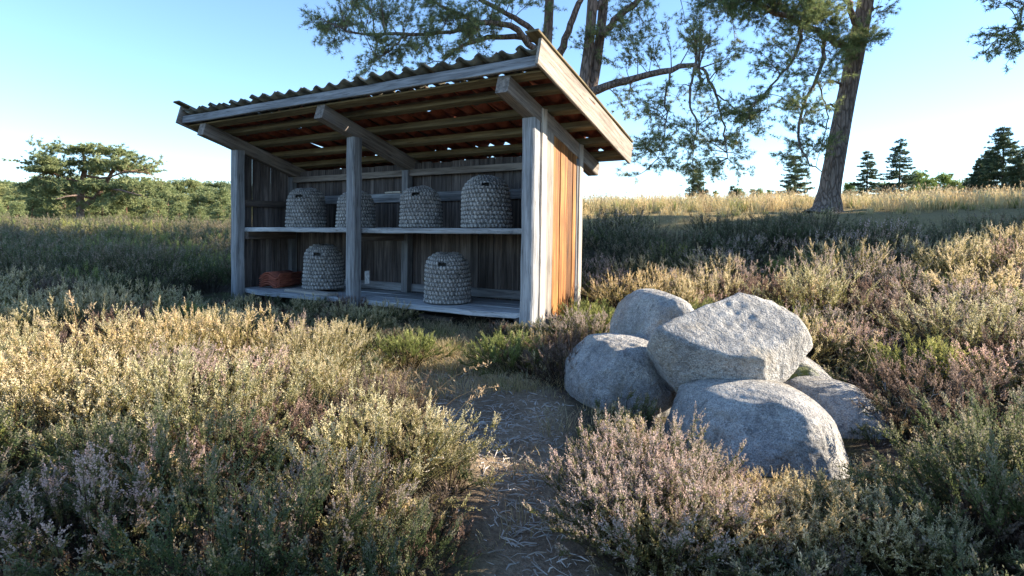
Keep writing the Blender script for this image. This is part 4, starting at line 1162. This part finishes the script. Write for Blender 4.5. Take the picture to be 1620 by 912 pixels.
# spreading flat crowned pine on the left and the wood around it
q3 = 58.0
b2 = np.array((W3(128, 340, q3)[0], q3, 0)); b2[2] = float(gz(b2[0], b2[1])) - .1
u3 = lambda px, py, dd=0: W3(px, py, q3 + dd)
trunks = [([b2, u3(128, 320), u3(132, 290), u3(136, 265), u3(132, 240)], [.38, .32, .26, .2, .06]), ([u3(128, 330), u3(150, 318), u3(170, 290), u3(186, 260), u3(190, 245)], [.26, .22, .18, .12, .05])]
limbs = [([u3(132, 292), u3(105, 285, -1), u3(75, 272, -2)], [.14, .1, .04]), ([u3(134, 280), u3(165, 285, -1), u3(200, 275, -2), u3(235, 276, -2)], [.14, .1, .07, .03]),
         ([u3(150, 318), u3(120, 312, -3), u3(90, 318, -4)], [.12, .08, .03]), ([u3(165, 300), u3(195, 305, -3), u3(225, 312, -4)], [.12, .08, .03])]
pads = [(105, 240, 30), (135, 238, 28), (90, 262, 34), (130, 260, 34), (72, 272, 22), (160, 262, 26), (190, 246, 22), (205, 258, 28), (228, 273, 24), (190, 272, 30), (110, 276, 30), (90, 300, 34), (125, 298, 32), (160, 302, 34), (195, 298, 32), (225, 300, 28),
        (85, 322, 30), (165, 326, 30), (215, 320, 28), (65, 305, 22)]
cls = [(W3(a, b_, q3 + dq), (c * .085, c * .085, c * .004), 11, 12) for a, b_, c in pads for dq in (random.uniform(-2.5, 1),)]
pine('pine_tree', 'spreading old pine with flat layered crown standing out of the wood', b2, trunks, limbs, cls, 5, .26, .026, 11, sag=.0, leafmat='needle_far', zf=.06)
def wood_pine(seed):
    r = np.random.default_rng(seed); H = 9.0; SF = Soup(); TC = []; TD = []; S = Soup()
    tube(S, [(0, 0, 0), (.1, 0, H * .5), (0, .1, H * .95)], [.2, .14, .03], 7, .5)
    for k in range(64):
        t = r.uniform(.04, 1); a = r.uniform(0, 6.28); L = 2.5 * (1 - .75 * abs(t - .35) ** 1.2 / .65) * r.uniform(.5, 1.05)
        c = np.array([math.cos(a) * L, math.sin(a) * L, H * t * .98]); tube(S, [(0, 0, H * t * .92), c * .6 + np.array([0, 0, H * t * .38]), c], [.05, .03, .01], 4, .5)
        m = 34; g = r.normal(0, .5, (m, 3)) * np.array([.85, .85, .42]); TC.append(c + g); TD.append(np.array([math.cos(a), math.sin(a), .6]) + r.normal(0, .3, (m, 3)))
    tufts(SF, np.concatenate(TC), np.concatenate(TD), .42, .045, 7, r, .25, .95)
    return S.mesh('trunk', True), SF.mesh('crown')
WP = [wood_pine(s) for s in (201, 202, 203, 204)]
for a, b_ in WP: a.materials.append(M['bark']); b_.materials.append(M['needle_far'])
def wood_tree(px, top, dep, k):
    x, y = crest(px, dep); g = float(gz(x, y)); H = EYE + (363 - top) / 963.6 * dep - g
    root = empty('pine_tree', (x, y, g - .1), random.uniform(0, 6.28), H / 9.0)
    tag(root, 'bushy pine in the distant wood beyond the dark heather', 'pine tree', 'pines of the distant wood')
    root.scale = (H / 9.0 * random.uniform(1.0, 1.25),) * 2 + (H / 9.0,)
    a, b_ = WP[k % 4]; link('trunk', a, None, root); link('crown', b_, None, root)
k = 0
for px in range(-150, 420, 15):
    wood_tree(px + random.uniform(-8, 8), 287 + random.uniform(-6, 8) + max(0, px - 250) * .05, random.uniform(78, 95), k); k += 1
for px in range(-160, 400, 19):
    wood_tree(px + random.uniform(-8, 8), 308 + random.uniform(-10, 10), random.uniform(62, 74), k); k += 1
for px in (-60, -10, 28, 52, 250, 285, 318, 345, 372):
    wood_tree(px, 326 + random.uniform(-10, 6), random.uniform(48, 57), k); k += 1
for px in range(440, 920, 40):
    wood_tree(px, 300 + random.uniform(-6, 12), random.uniform(80, 100), k); k += 1
for k, (px, top, dep) in enumerate(((1448, 268, 62), (1468, 280, 60), (1490, 272, 64), (1508, 283, 60), (1528, 280, 62), (1345, 287, 62), (1400, 286, 66), (1168, 296, 60), (1200, 297, 62))):
    x, y = crest(px, dep); g = float(gz(x, y)); H = EYE + (363 - top) / 963.6 * dep - g
    root = empty('young_tree', (x, y, g - .1), k * 1.3)
    root.scale = (H / 11, H / 11, H / 9)
    tag(root, 'bushy pale green sapling growing just beyond the grassy rise', 'young tree', 'bushy saplings beyond the rise')
    a, b_ = WP[k % 4]; link('trunk', a, None, root); o = link('crown', b_, None, root)
    o.material_slots[0].link = 'OBJECT'; o.material_slots[0].material = M['leaf_pale']
